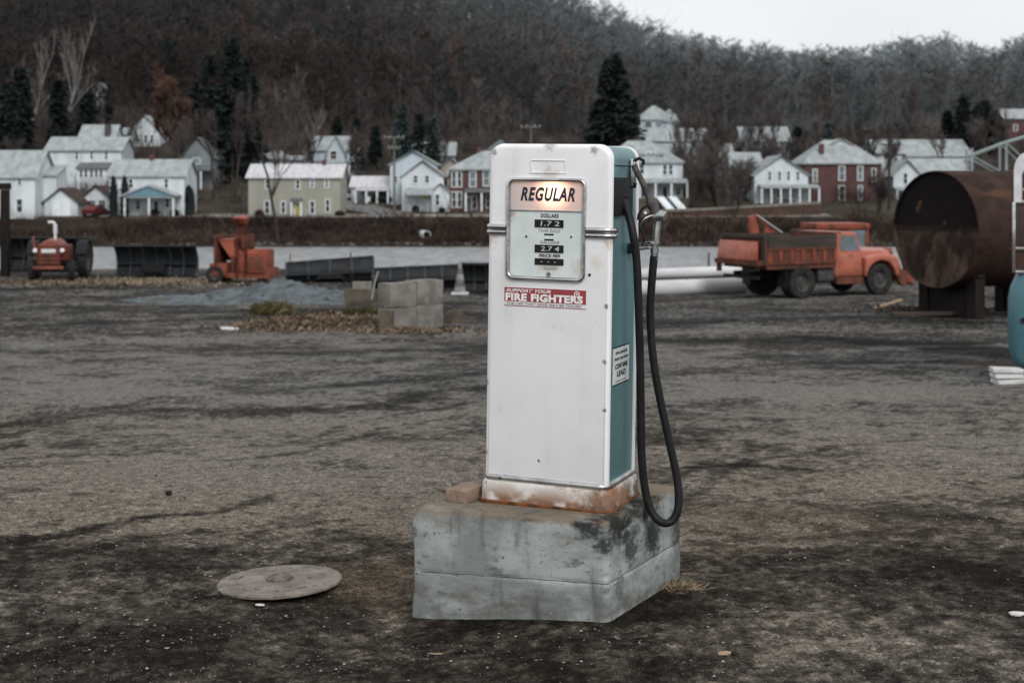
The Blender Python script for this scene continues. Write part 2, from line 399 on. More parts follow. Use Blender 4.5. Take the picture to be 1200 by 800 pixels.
# --- the yard
ys = np.concatenate([np.arange(-60, 2, 3.), np.arange(2, 4, .1), np.arange(4, 7.6, .012), np.arange(7.6, 12, .03), np.arange(12, 24, .1), np.arange(24, 64, .25), np.arange(64, 76, .5), np.arange(76, 91, 3.)])
us = np.concatenate([-np.geomspace(12, .46, 24), np.arange(-.445, .445, .0014), np.geomspace(.46, 12, 24)])
Yg, Ug = np.meshgrid(ys, us, indexing='ij')
Xg = Ug * np.maximum(Yg, 4.0)
Zg = yard_z(Xg, Yg)
near = np.clip((14 - np.abs(Yg)) / 6, 0, 1)
rough_n = fbm(Xg * 9, Yg * 9, 4, 71)
FRx, FRy = .384, 5.72
ax, ay, bx_, by_ = -.804, .275, .381, .71
det = ax * by_ - ay * bx_
uu = ((Xg - FRx) * by_ - (Yg - FRy) * bx_) / det; vv = (ax * (Yg - FRy) - ay * (Xg - FRx)) / det
dpl = np.hypot(np.maximum(np.maximum(-uu, uu - 1), 0) * .84, np.maximum(np.maximum(-vv, vv - 1), 0) * .80)     # distance from the plinth
Zg = Zg + near * (1 - .85 * np.exp(-(dpl / .06) ** 2)) * (0.026 * (rough_n - .5) + 0.015 * (fbm(Xg * 38, Yg * 38, 2, 77) - .5))
# mottled dirt, isotropic on the ground
n1 = fbm(Xg * .45 + 3, Yg * .45, 4, 11); n2 = fbm(Xg * 1.7, Yg * 1.7, 4, 23); grain = fbm(Xg * 6, Yg * 6, 4, 41); fine = fbm(Xg * 24, Yg * 24, 3, 47)
broad = n1
lvl = np.interp(Yg, [0, 5.0, 5.6, 6.3, 7.2, 8.5, 11, 14, 18, 24, 28, 34, 44, 60], [.15, .15, .162, .19, .235, .28, .30, .26, .205, .158, .12, .105, .096, .09])
val = lvl * np.exp(2.6 * (n1 - .5) + 2.0 * (n2 - .5) + 2.4 * (grain - .5) + 2.8 * (fine - .5))
warm = np.clip((16.0 - Yg) / 8, 0, 1) * 0.85 + 0.6 * (fbm(Xg * .5, Yg * .5, 3, 55) - .35)
tone = np.zeros_like(val); tan = np.zeros_like(val)
def patch(px, row, rx, ry, amt, arr, seed=1, tilt=0.0, soft=1.0):
    c = yard_pt(px, row)
    drop = (row - HZ) * c.y / F
    sx = rx / F * c.y; sy = ry * c.y ** 2 / (F * drop)
    dx = Xg - c.x; dy = Yg - c.y - tilt * dx
    d = (dx / sx) ** 2 + (dy / sy) ** 2
    mk = d < 12
    wob = 1 + 1.9 * (fbm(Xg[mk] / sx * 1.6, Yg[mk] / sy * 1.1, 4, 100 + seed) - .5)
    arr[mk] += amt * np.exp(-(d[mk] * wob) ** soft)
for i, p in enumerate([
    (130, 668, 150, 26, -.55), (150, 765, 260, 40, -.4), (520, 790, 260, 25, -.4), (860, 546, 60, 9, -.8), (380, 452, 150, 16, -.6),
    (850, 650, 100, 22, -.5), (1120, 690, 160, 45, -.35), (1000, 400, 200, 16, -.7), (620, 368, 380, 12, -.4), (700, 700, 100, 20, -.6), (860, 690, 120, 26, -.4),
    (1060, 510, 190, 44, .8), (980, 465, 120, 14, .55), (900, 530, 90, 22, .35), (180, 548, 190, 22, .25), (330, 572, 170, 12, .3), (560, 610, 120, 16, .35),
    (80, 720, 90, 14, .35), (1150, 560, 110, 20, .3), (850, 352, 90, 3, .5), (1000, 750, 170, 20, .45), (330, 735, 120, 12, .4), (1060, 730, 110, 14, .4), (620, 760, 150, 14, .3), (330, 703, 62, 5, -1.3)]):  # last entry paints the shade under the lifted iron cover
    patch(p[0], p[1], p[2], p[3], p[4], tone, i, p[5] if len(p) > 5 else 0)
for i, p in enumerate([(440, 690, 70, 22, 1.0), (470, 665, 45, 10, .5), (880, 600, 150, 14, .5), (950, 620, 190, 22, .4), (330, 392, 260, 7, .3), (1190, 428, 50, 4, .9), (880, 646, 90, 8, .35)]):
    patch(p[0], p[1], p[2], p[3], p[4], tan, 60 + i)
def track(pts, wd, amt, seed):
    "tyre track or run of spilled dirt: a wandering line on the ground"
    global tone
    P_ = [yard_pt(*p) for p in pts]
    dmin = np.full(Xg.shape, 9.0)
    y0, y1 = min(p.y for p in P_) - 1.5, max(p.y for p in P_) + 1.5
    mk = (Yg > y0) & (Yg < y1) & (np.abs(Xg) < 14)
    x, y = Xg[mk], Yg[mk]
    wx = x + .5 * (fbm(x * .8, y * .8, 3, seed) - .5) ; wy = y + .9 * (fbm(x * .6, y * .8, 3, seed + 5) - .5)
    d = np.full(x.shape, 9.0)
    for p, q in zip(P_[:-1], P_[1:]):
        ex, ey = q.x - p.x, q.y - p.y; L2 = ex * ex + ey * ey
        t = np.clip(((wx - p.x) * ex + (wy - p.y) * ey) / L2, 0, 1)
        d = np.minimum(d, np.hypot(wx - p.x - t * ex, wy - p.y - t * ey))
    tone[mk] += amt * np.exp(-(d / wd) ** 2) * (.45 + 1.1 * fbm(x * 1.5, y * 1.5, 3, seed + 9))
for i, (pts, wd, amt) in enumerate([
    ([(0, 496), (140, 484), (300, 482), (450, 472), (575, 455)], .30, -1.3), ([(0, 488), (200, 470), (420, 452), (575, 436)], .22, -.8),
    ([(0, 640), (90, 626), (200, 607), (340, 592)], .09, -1.5), ([(0, 655), (120, 640), (260, 622)], .08, -.7),
    ([(0, 455), (200, 440), (400, 430), (570, 424)], .25, .6), ([(0, 430), (250, 415), (570, 408)], .4, -.7), ([(0, 404), (300, 396), (570, 392)], .5, .6),
    ([(0, 385), (280, 372), (560, 366)], .5, -.6), ([(0, 470), (160, 458), (330, 452)], .18, .5), ([(0, 520), (180, 508), (380, 500), (570, 484)], .18, .6),
    ([(0, 560), (150, 548), (350, 540), (570, 520)], .12, .6), ([(200, 580), (380, 566), (520, 560)], .10, .5),
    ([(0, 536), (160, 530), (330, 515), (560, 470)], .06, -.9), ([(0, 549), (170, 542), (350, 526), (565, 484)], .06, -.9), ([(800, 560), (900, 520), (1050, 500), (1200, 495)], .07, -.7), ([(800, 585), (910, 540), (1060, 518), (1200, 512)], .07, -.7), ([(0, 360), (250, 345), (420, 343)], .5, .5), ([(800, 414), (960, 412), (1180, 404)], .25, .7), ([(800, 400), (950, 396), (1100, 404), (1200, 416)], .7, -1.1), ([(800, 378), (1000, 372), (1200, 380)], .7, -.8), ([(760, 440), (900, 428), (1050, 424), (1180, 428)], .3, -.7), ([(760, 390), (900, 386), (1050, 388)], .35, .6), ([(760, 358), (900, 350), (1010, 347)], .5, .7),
    ([(800, 548), (880, 542), (950, 548)], .10, -1.1), ([(930, 590), (1020, 597), (1150, 606)], .09, -1.2), ([(860, 650), (960, 632), (1060, 640), (1180, 690)], .11, -1.0), ([(880, 625), (960, 618), (1050, 622)], .07, -.8), ([(800, 505), (950, 492), (1100, 486), (1200, 486)], .15, -.35), ([(780, 470), (920, 458), (1080, 452), (1200, 456)], .2, .5)]):
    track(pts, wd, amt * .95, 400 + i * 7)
# dirt gathered round the plinth foot, with contact shade painted into the tone
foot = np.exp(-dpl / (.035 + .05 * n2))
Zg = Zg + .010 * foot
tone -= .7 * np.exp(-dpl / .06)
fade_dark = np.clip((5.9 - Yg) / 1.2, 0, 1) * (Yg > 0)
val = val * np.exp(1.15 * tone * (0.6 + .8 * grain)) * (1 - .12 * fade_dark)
val = np.clip(val, .026, .34)
cool = np.array([1.04, 1.0, .95]); brown = np.array([1.17, 1.0, .81]); tanc = np.array([1.35, 1.0, .70])
w = np.clip(warm, 0, 1)[..., None]
colr = val[..., None] * (cool * (1 - w) + brown * w)
tw = np.clip(tan, 0, 1)[..., None]
colr = colr * (1 - tw * .75) + tw * .75 * (0.16 * tanc * (0.6 + .8 * grain[..., None]))
bankm = np.clip((Yg - 62) / 2, 0, 1)[..., None]
colr = colr * (1 - bankm) + bankm * np.array([.055, .045, .036])
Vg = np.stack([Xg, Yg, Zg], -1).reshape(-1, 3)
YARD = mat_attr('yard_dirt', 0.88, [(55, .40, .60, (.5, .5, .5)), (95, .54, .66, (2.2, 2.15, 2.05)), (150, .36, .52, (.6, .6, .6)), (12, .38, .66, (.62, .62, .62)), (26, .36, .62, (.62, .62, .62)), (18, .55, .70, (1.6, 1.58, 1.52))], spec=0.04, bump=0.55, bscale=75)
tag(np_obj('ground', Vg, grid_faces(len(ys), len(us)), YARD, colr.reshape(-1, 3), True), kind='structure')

# --- gravel: loose stones lying on the dirt
OCT = np.array([(1, 0, 0), (-1, 0, 0), (0, 1, 0), (0, -1, 0), (0, 0, 1), (0, 0, -1)], float)
OF = np.array([(0, 2, 4), (2, 1, 4), (1, 3, 4), (3, 0, 4), (2, 0, 5), (1, 2, 5), (3, 1, 5), (0, 3, 5)])
def stones(name, x, y, z, size, cols, m, flat=.6):
    n = len(x)
    V = OCT[None] * (0.65 + .7 * rng.random((n, 6, 1))) * size[:, None, None]
    V[..., 2] *= flat
    a = rng.random(n) * 6.28; ca, sa = np.cos(a)[:, None], np.sin(a)[:, None]
    sx = (0.8 + .7 * rng.random(n))[:, None]
    vx = V[..., 0] * sx; vy = V[..., 1]
    V = np.stack([vx * ca - vy * sa + x[:, None], vx * sa + vy * ca + y[:, None], V[..., 2] + z[:, None]], -1)
    Fc = (OF[None] + (np.arange(n) * 6)[:, None, None]).reshape(-1, 3)
    return np_obj(name, V.reshape(-1, 3), Fc, m, np.repeat(cols, 6, 0))
N = 46000
yy = 4.3 + 9.5 * rng.random(N) ** 1.9
xx = (rng.random(N) * .84 - .42) * yy
dens = fbm(xx * 1.1, yy * 1.6, 3, 88) + .35 * (fbm(xx * 4, yy * 4, 2, 90) - .5)
keep = rng.random(N) < np.clip((dens - .30) * 4, .12, 1)
inblk = (xx > -.44) & (xx < .8) & (yy > 5.7) & (yy < 6.8)
keep &= ~inblk
xx, yy = xx[keep], yy[keep]
sz = 0.0018 + .0065 * rng.random(len(xx)) ** 5
lum = 0.05 + .22 * rng.random(len(xx)) ** 6
gc = lum[:, None] * np.array([1.04, 1.0, .93]) * (0.94 + .12 * rng.random((len(xx), 3)))
zz = yard_z(xx, yy) + .022 * (fbm(xx * 9, yy * 9, 4, 71) - .5) * np.clip((14 - yy) / 6, 0, 1) + .003
GRAVEL = mat_attr('loose_stone', .85)
tag(stones('gravel', xx, yy, zz, sz, gc, GRAVEL), kind='stuff', label='small pale stones strewn over the dark dirt')

# --- river
m, nt, b = new_mat('river_water')
vec, raw = coords(nt, (.8, .22, 1), False)
n1 = noise(nt, vec, 1.3, 8, .75); n2 = noise(nt, vec, 6, 4, .6)
col = mixc(nt, ramp(nt, n1, .30, .72), (.11, .116, .12), (.34, .35, .36))  # pale ripple tones in the base colour stand in for sky reflection
nt.links.new(col, b.inputs['Base Color']); b.inputs['Roughness'].default_value = .38; b.inputs['Specular IOR Level'].default_value = .35
bp = nd(nt, 'ShaderNodeBump'); bp.inputs['Strength'].default_value = .6; bp.inputs['Distance'].default_value = .4
nt.links.new(n1, bp.inputs['Height']); nt.links.new(bp.outputs[0], b.inputs['Normal'])
WATER = m
tag(MB().add([(-320, 60, -5.65), (320, 60, -5.65), (320, 172, -5.65), (-320, 172, -5.65)], [(0, 1, 2, 3)]).build('river_water', WATER), kind='structure')

# --- far bank, village slope and wooded hill
yh = np.concatenate([np.arange(158, 190, .5), np.arange(190, 280, 1.25), np.arange(280, 560, 5), np.arange(560, 1000, 40)])
uh = np.linspace(-.62, .62, 420)
Yh, Uh = np.meshgrid(yh, uh, indexing='ij'); Xh = Uh * Yh
Zh = hill_z(Xh, Yh)
hn = fbm(Xh * .12, Yh * .12, 4, 61); hn2 = fbm(Xh * .7, Yh * .7, 3, 66)
litter = np.array([.052, .044, .040]); grass = np.array([.068, .066, .044]); dirt = np.array([.06, .048, .04]); bankc = np.array([.038, .029, .025])
lw = np.clip((hn - .42) * 6, 0, 1)[..., None]
ch = litter * (1 - 0) * np.ones(Yh.shape + (1,))
vill = (np.clip((Yh - 176) / 2, 0, 1) * np.clip((262 - Yh) / 20, 0, 1))[..., None]
ch = ch * (1 - vill) + vill * (grass * (1 - lw) + dirt * lw) * .85
bk = np.clip((177 - Yh) / 2, 0, 1)[..., None]
ch = ch * (1 - bk) + bk * bankc
ch = ch * (0.65 + .7 * hn2[..., None])
TERR = mat_attr('hill_ground', .95, [(1.2, .3, .7, (.75, .75, .75))])
tag(np_obj('terrain', np.stack([Xh, Yh, Zh], -1).reshape(-1, 3), grid_faces(len(yh), len(uh)), TERR, ch.reshape(-1, 3), True), kind='structure')

ASPH = mat('grey_asphalt', (.17, .17, .172), (.13, .13, .132), .85, scale=.4)
ASPH2 = mat('pale_gravel_road', (.24, .225, .205), (.14, .125, .11), .9, scale=.5)
def strip(name, pts, w, m, lift=.12):
    "road draped over the far slope"
    V, fs = [], []
    pts = [Vector((p[0], p[1], 0)) for p in pts]
    dense = []
    for a, c in zip(pts[:-1], pts[1:]):
        k = max(2, int((c - a).length / 1.5))
        dense += [a.lerp(c, i / k) for i in range(k)]
    dense.append(pts[-1])
    nw = 6
    for i, p in enumerate(dense):
        t = (dense[min(i + 1, len(dense) - 1)] - dense[max(i - 1, 0)]).normalized()
        s = Vector((t.y, -t.x, 0))
        for k in range(nw + 1):
            q = p + s * (k / nw - .5) * w
            V.append((q.x, q.y, float(hill_z(q.x, q.y)) + lift))
    return tag(np_obj(name, V, grid_faces(len(dense), nw + 1), m, None, True), kind='structure')
strip('river_road', [(-90, 179.3), (-60, 179), (-30, 178.6), (0, 178.6), (40, 179)], 3.6, ASPH2)
strip('side_road', [(-14.5, 180.2), (-17.5, 184), (-21, 190), (-25, 200), (-27, 215)], 5.0, ASPH, .16)
# ------------------------------------------------------------------ the petrol pump on its plinth
def local_ray(root, px, row):
    mi = root.matrix_world.inverted()
    o = mi @ Vector((0, 0, CAMZ)); d = (mi @ at(px, row, 1.0)) - o
    return o, d
PLOC = Vector((.213, 6.20, .412))
pump = thing('gas_pump', 'old white and teal petrol pump with lit REGULAR sign and hanging black hose', 'gas pump', PLOC, (0, R(.9), R(-22)))
pump.matrix_world = Matrix.Translation(PLOC) @ Euler((0, R(.9), R(-22))).to_matrix().to_4x4()
HW, HD, H0, H1 = .277, .178, .098, 1.525       # half width, half depth, bottom and top of the cabinet
YF = -HD - .028                                 # front plane
def fp(px, row, y=YF):
    o, d = local_ray(pump, px, row); t = (y - o.y) / d.y; p = o + d * t; return p.x, p.z
def sp(px, row, x=HW):
    o, d = local_ray(pump, px, row); t = (x - o.x) / d.x; p = o + d * t; return p.y, p.z
def lp(px, row, D):
    return pump.matrix_world.inverted() @ at(px, row, D)

def arch(hw, z0, z1, r, n=9, r0=0.0):
    pts = [(-hw, z0), (hw, z0)]
    for cx, a0 in ((hw - r, 0), (-hw + r, 90)):
        for k in range(n + 1):
            a = R(a0 + 90 * k / n); pts.append((cx + r * math.cos(a), z1 - r + r * math.sin(a)))
    return pts
def rrect(x0, x1, z0, z1, r, n=6):
    pts = []
    for cx, cz, a0 in ((x1 - r, z1 - r, 0), (x0 + r, z1 - r, 90), (x0 + r, z0 + r, 180), (x1 - r, z0 + r, 270)):
        for k in range(n + 1):
            a = R(a0 + 90 * k / n); pts.append((cx + r * math.cos(a), cz + r * math.sin(a)))
    return pts
def loft(rings, cap0=True, cap1=True):
    "rings: lists of 3-D points of equal length"
    mb = MB(); n = len(rings[0]); vs = [p for r in rings for p in r]; fs = []
    for i in range(len(rings) - 1):
        for k in range(n):
            k2 = (k + 1) % n; fs.append((i * n + k, i * n + k2, (i + 1) * n + k2, (i + 1) * n + k))
    if cap0: fs.append(tuple(range(n)))
    if cap1: fs.append(tuple(range((len(rings) - 1) * n, len(rings) * n)))
    return mb.add(vs, fs)
def shell(y_front, y_back, rb, flip=False):
    "white end shell with a softly rounded outer edge"
    rings = []
    for k in range(7):
        a = R(90 * k / 6); ins = rb * (1 - math.sin(a)); yo = rb * (1 - math.cos(a))
        y = (y_front + yo) if not flip else (y_back - yo)
        rings.append([(x, y, z) for x, z in arch(HW - ins, H0 + .002 + ins * .3, H1 - ins, .062 - ins * .6)])
    yb = y_back if not flip else y_front
    rings.append([(x, yb, z) for x, z in arch(HW, H0 + .002, H1, .062)])
    return loft(rings)
front = shell(YF, -HD + .004, .022).build('front_shell', W_PUMP, pump, angle=50)
shell(HD - .02, HD + .02, .015, True).build('back_shell', W_PUMP, pump, angle=50)
loft([[(x, y, z) for x, z in arch(HW - .006, H0, H1 - .006, .058)] for y in (-HD + .003, HD - .019)]).build('side_panel', TEAL, pump, angle=50)
# seam across the top of the teal side
mb = MB(); y0, z0 = sp(722, 194)
mb.b2(HW - .0075, HW - .0035, -HD + .006, HD - .021, z0 - .002, z0 + .002)
mb.build('side_seam', BLACKM, pump)
# lower chrome strip and rusty base
mb = MB()
ring = lambda e, z: [(x * (1), y, z) for x, y in rrect(-HW - e, HW + e, YF - e, HD + .02 + e, .05)]
loft([ring(.004, H0 - .012), ring(.008, H0 - .006), ring(.008, H0 + .006), ring(.003, H0 + .014)]).build('lower_trim', STEEL, pump, angle=60)
loft([ring(.022, 0.0), ring(.019, .02), ring(.017, .07), ring(.012, .082), ring(.002, H0 - .011)]).build('base', W_BASE, pump, angle=40)
mb = MB(); loft([ring(.027, -.012), ring(.027, .002), ring(.022, .006)]).build('base_flange', mat('rusted_flange', RUST, DKRUST, .85, scale=14), pump)

# display window: bezel, lit sign, dial
xl, zt = fp(595, 208); xr, zb = fp(686, 331)
_, zt2 = fp(686, 209); 
rings = []
for e, y in ((-.016, YF + .004), (-.016, YF - .010), (-.012, YF - .014), (-.006, YF - .014), (-.001, YF - .010), (0.001, YF - .002)):
    rings.append([(x, y, z) for x, z in rrect(xl + .016 + e, xr - .016 - e, zb + .016 + e, zt - .016 - e, .022 - e * .6)])
loft(rings, False, False).build('window_bezel', CHROME, pump, angle=60)
xs0, zs1 = fp(640, 246.3)
ix0, ix1, iz0, iz1 = xl + .0165, xr - .0165, zb + .0165, zt - .0165
m, nt, b = new_mat('backlit_sign_panel')
vec, raw = coords(nt, (1, 1, 1), False)
gx, gz = fp(648, 228)
d = nd(nt, 'ShaderNodeVectorMath', operation='DISTANCE'); nt.links.new(raw, d.inputs[0]); d.inputs[1].default_value = (gx, YF - .001, gz + .012)
r1 = ramp(nt, d.outputs['Value'], .105, .0); r2 = ramp(nt, d.outputs['Value'], .24, .03)
setc(b.inputs['Base Color'], (.46, .42, .41)); b.inputs['Roughness'].default_value = .3
ec = mixc(nt, r1, (1.0, .42, .22), (1.0, .68, .44))
nt.links.new(ec, b.inputs['Emission Color'])
s1 = nd(nt, 'ShaderNodeMath', operation='MULTIPLY'); nt.links.new(r1, s1.inputs[0]); s1.inputs[1].default_value = 2.0
s2 = nd(nt, 'ShaderNodeMath', operation='MULTIPLY_ADD'); nt.links.new(r2, s2.inputs[0]); s2.inputs[1].default_value = .34; nt.links.new(s1.outputs[0], s2.inputs[2])
nt.links.new(s2.outputs[0], b.inputs['Emission Strength'])
SIGN = m
def plate(x0, x1, z0, z1, y, r=.012, th=.004, n=4):
    return loft([[(x, yy_, z) for x, z in rrect(x0, x1, z0, z1, r, n)] for yy_ in (y, y + th)])
sgn = plate(ix0, ix1, zs1, iz1, YF - .002).build('lit_sign', SIGN, pump)
DIAL2 = mat('weathered_dial', (.60, .655, .65), (.53, .585, .58), .3, scale=6, rnd=False,
            points=[((xl, YF, zs1), .05, (.35, .2, .12), .7, 40), ((gx - .01, YF, zb + .075), .05, (.42, .40, .33), .8, 40), ((ix1, YF, zb + .06), .05, (.45, .40, .32), .5, 30)], spots=((.46, .50, .49), 7, .58, .75, (6, 6, 1)))
dial = plate(ix0, ix1, iz0, zs1 - .004, YF - .001).build('dial_face', DIAL2, pump)
MB().b2(ix0, ix1, YF - .006, YF + .002, zs1 - .004, zs1).build('sign_rail', STEEL, pump)

def text(body, parent, name, m, x0, x1, z0, z1, y, shear=0, bold=0.0, side=False, tilt=0.0, sp_=1.0):
    cu = bpy.data.curves.new('lettering', 'FONT'); cu.body = body; cu.size = 1; cu.shear = shear; cu.offset = bold; cu.space_character = sp_
    cu.extrude = 0.0; cu.resolution_u = 3
    ob = bpy.data.objects.new('lettering', cu); COL.objects.link(ob)
    dg = bpy.context.evaluated_depsgraph_get(); dg.update()
    me = bpy.data.meshes.new_from_object(ob.evaluated_get(dg))
    bpy.data.objects.remove(ob); bpy.data.curves.remove(cu)
    vs = np.array([v.co[:] for v in me.vertices]); mn, mx = vs.min(0), vs.max(0)
    u = (vs[:, 0] - mn[0]) / (mx[0] - mn[0]); w_ = (vs[:, 1] - mn[1]) / (mx[1] - mn[1])
    a = x0 + u * (x1 - x0); c = z0 + w_ * (z1 - z0) + tilt * (u - .5) * (x1 - x0)
    for i, v in enumerate(me.vertices):
        v.co = (a[i], y, c[i]) if not side else (y, a[i], c[i])
    me.materials.clear(); me.materials.append(m)
    o = bpy.data.objects.new(name, me); COL.objects.link(o); o.parent = parent
    return o
def box_px(px0, px1, r0, r1):
    x0, z1 = fp(px0, (r0 + r1) / 2); x1, _ = fp(px1, (r0 + r1) / 2); _, za = fp((px0 + px1) / 2, r0); _, zb_ = fp((px0 + px1) / 2, r1)
    return x0, x1, zb_, za
YT = YF - .0035
bx = box_px(610.5, 674, 219.5, 236)
text('REGULAR', sgn, 'lettering', INK, *bx, YT, .28, .04, sp_=1.15)
# counters
for i, (r0, r1, txt) in enumerate(((257.5, 266.5, '1.7 2'), (287, 296, '2.7 4'), (303, 310.5, '. . .'))):
    a = box_px(627, 660.5, r0, r1)
    cw = MB().b2(a[0], a[1], YF - .0045, YF, a[2], a[3]).build('counter_window', BLACKM, dial)
    q = box_px(634, 656, r0 + 1.6, r1 - 1.6) if i < 2 else box_px(634, 652, r0 + 3.4, r1 - 3.2)
    text(txt, cw, 'digits', DIGIT, *q, YF - .0062, .1, .01)
for txt, p, mm in (('DOLLARS', (634, 655, 250.5, 255), INKB), ('THIS SALE', (631, 657, 268.5, 272), INKG), ('GALLONS', (633, 656, 282, 285.5), INKG),
                   ('PRICE PER', (632, 657, 297.8, 301.3), INKB), ('GALLON', (637, 653, 312.5, 315.5), INKG)):
    text(txt, dial, 'lettering', mm, *box_px(*p), YT, .1, .02)
for p in ((638, 649, 273.8, 275.6), (638, 649, 280, 281.8)):
    a = box_px(*p); MB().b2(a[0], a[1], YF - .003, YF, a[2], a[3]).build('index_mark', INKB, dial)
for px, row, rr in ((617, 277, .0045), (669.5, 277.5, .0045)):
    x, z = fp(px, row); MB().tube([(x, YF - .004, z), (x, YF + .001, z)], rr, 8).build('dial_screw', BLACKM, dial)
x, z = fp(643.5, 321); MB().tube([(x, YF - .008, z), (x, YF, z)], .0095, 14).tube([(x, YF - .0095, z), (x, YF - .006, z)], .004, 8, mi=1).build('dial_lock', [STEEL, BLACKM], dial)
# embossed maker's plate, blank; paint-covered
a = box_px(622, 663, 187.5, 203.5)
mb = MB()
for x0, x1, z0, z1 in ((a[0], a[1], a[3] - .004, a[3]), (a[0] - .006, a[1] + .004, a[2], a[2] + .007), (a[0], a[0] + .004, a[2] + .007, a[3] - .004), (a[1] - .004, a[1], a[2] + .007, a[3] - .004)):
    mb.b2(x0, x1, YF - .003, YF + .004, z0, z1)
mb.build('raised_plate', W_PUMP, pump, bevel=.001)
x, z = fp(691, 322); MB().tube([(x, YF - .003, z), (x, YF + .002, z)], .006, 10).build('keyhole', BLACKM, pump)
# chrome belt bands
for side, (pa, ra, rb_) in enumerate(((584, 262.5, 274.5), (701, 266.8, 279))):
    zs = [fp(pa, ra + 3.0)[1], fp(pa, rb_ - 2.6)[1]]
    for z in zs:
        if side == 0: pth = [(xl - .002, YF - .002, z), (-HW + .03, YF - .004, z), (-HW + .006, YF + .006, z), (-HW - .005, YF + .03, z), (-HW - .005, -HD + .03, z)]
        else: pth = [(xr + .002, YF - .002, z), (HW - .03, YF - .004, z), (HW - .008, YF + .003, z), (HW + .003, YF + .022, z), (HW + .003, -HD + .03, z)]
        MB().tube(pth, .0118, 10).build('trim_band', CHROME, pump, angle=60)
# sticker
sl = [fp(591.5, 336), fp(591.5, 357.5), fp(687, 340.5), fp(686.5, 362.5)]
x0, x1 = sl[0][0], sl[2][0]
def stz(f): # left/right heights for fraction f of the sticker height
    return (sl[0][1] + (sl[1][1] - sl[0][1]) * f, sl[2][1] + (sl[3][1] - sl[2][1]) * f)
def band(f0, f1, y, e=0.0):
    l0, r0 = stz(f0); l1, r1 = stz(f1)
    return MB().prism([(x0 - e, y, l0), (x1 + e, y, r0), (x1 + e, y, r1), (x0 - e, y, l1)], (0, .0012, 0))
st = band(0, 1.0, YF - .0012).build('sticker', STK_WHITE, pump)
band(0.0, .76, YF - .002).build('red_field', STK_RED, st)
band(.97, 1.0, YF - .0022).build('red_line', STK_RED, st)
tl = (stz(0)[1] - stz(0)[0]) / (x1 - x0)
W_ = x1 - x0
def stext(body, a, c, f0, f1, m, shear, bold, name='lettering', sp_=1.0):
    l0, r0 = stz(f0); l1, r1 = stz(f1); mid = (a + c) / 2
    za = l0 + (r0 - l0) * mid; zb_ = l1 + (r1 - l1) * mid
    text(body, st, name, m, x0 + a * W_, x0 + c * W_, zb_, za, YF - .0036, shear, bold, False, tl, sp_)
stext('SUPPORT YOUR', .02, .575, .07, .25, WHITEI, .3, .035, sp_=1.1)
stext('FIRE FIGHTERS', .015, .965, .30, .73, WHITEI, 0, .055, sp_=1.1)
stext('THE LIFE THEY SAVE MAY BE YOURS!', .03, .95, .81, .92, INKB, .25, .0)
zc = stz(.22)[1]
MB().tube([(x0 + .89 * W_, YF - .0036, zc), (x0 + .89 * W_, YF - .001, zc)], .0125, 16).tube([(x0 + .89 * W_, YF - .0045, zc), (x0 + .89 * W_, YF - .002, zc)], .0085, 14, mi=1).tube([(x0 + .89 * W_, YF - .0052, zc), (x0 + .89 * W_, YF - .002, zc)], .0045, 12, mi=0).build('round_emblem', [WHITEI, STK_RED], st)
# side label
q = [sp(719.5, 409.5), sp(738.5, 405), sp(737.5, 446.5), sp(718.8, 452)]
ya, yb = q[0][0], q[1][0]; za, zb_ = q[0][1], q[3][1]
XS = HW - .006
lab = MB().b2(XS, XS + .0014, ya, yb, zb_, za).build('side_label', LBL, pump)
MB().b2(XS - .001, XS + .001, ya - .003, yb + .003, zb_ - .006, za + .006).build('label_border', BLACKM, lab)
hh = za - zb_; ww = yb - ya
for body, a, c, f0, f1, m_ in (('THIS GASOLINE', .15, .88, .10, .18, INKB), ('FROM THIS PUMP', .10, .93, .27, .345, INKB), ('CONTAINS', .14, .9, .44, .58, INKB), ('LEAD', .25, .78, .645, .80, INKB), ('SEE MANUAL', .2, .82, .9, .95, INKG)):
    text(body, lab, 'lettering', m_, ya + a * ww, ya + c * ww, za - f1 * hh, za - f0 * hh, XS + .003, .1, .03, True)
# hose outlet recess, brackets, hose and nozzle
q0 = sp(720, 208); q1 = sp(740, 252)
MB().b2(HW - .006, HW + .006, q0[0], min(q1[0], HD - .02), q1[1], q0[1]).build('hose_outlet_plate', BLACKM, pump, bevel=.003)
def path(pts, n=6):
    P_ = [lp(*p) for p in pts]; out = []
    for i in range(len(P_) - 1):
        p0, p1, p2, p3 = P_[max(i - 1, 0)], P_[i], P_[i + 1], P_[min(i + 2, len(P_) - 1)]
        for k in range(n):
            t = k / n
            out.append(.5 * ((2 * p1) + (-p0 + p2) * t + (2 * p0 - 5 * p1 + 4 * p2 - p3) * t * t + (-p0 + 3 * p1 - 3 * p2 + p3) * t ** 3))
    out.append(P_[-1]); return out
hp = [(724, 222, 6.10), (729, 232, 6.07), (736, 250, 6.03), (742, 275, 6.0), (746, 305, 6.0), (748, 350, 6.0), (750, 420, 6.02), (751, 480, 6.03), (752, 535, 6.03), (756, 573, 6.03), (763, 598, 6.02), (774, 611, 6.01), (786, 611, 6.02), (794.5, 596, 6.03), (794, 565, 6.05), (785, 520, 6.06), (774, 470, 6.07), (765.5, 420, 6.07), (762, 370, 6.08), (763.5, 335, 6.08), (766.5, 300, 6.08)]
hose = MB().tube(path(hp), .0172, 12).build('hose', RUBBER, pump, angle=80)
MB().tube(path([(721.5, 217, 6.115), (725, 223.5, 6.09), (730, 234, 6.065)], 3), .023, 12).build('hose_collar', BLACKM, hose)
noz = MB()
noz.tube(path([(743, 193, 6.10), (746, 201, 6.10), (753, 214, 6.09), (759, 228, 6.085), (763, 236, 6.08)]), [.0135] * 24 + [.016], 12)
noz = noz.build('nozzle', GRIP, pump, angle=60)
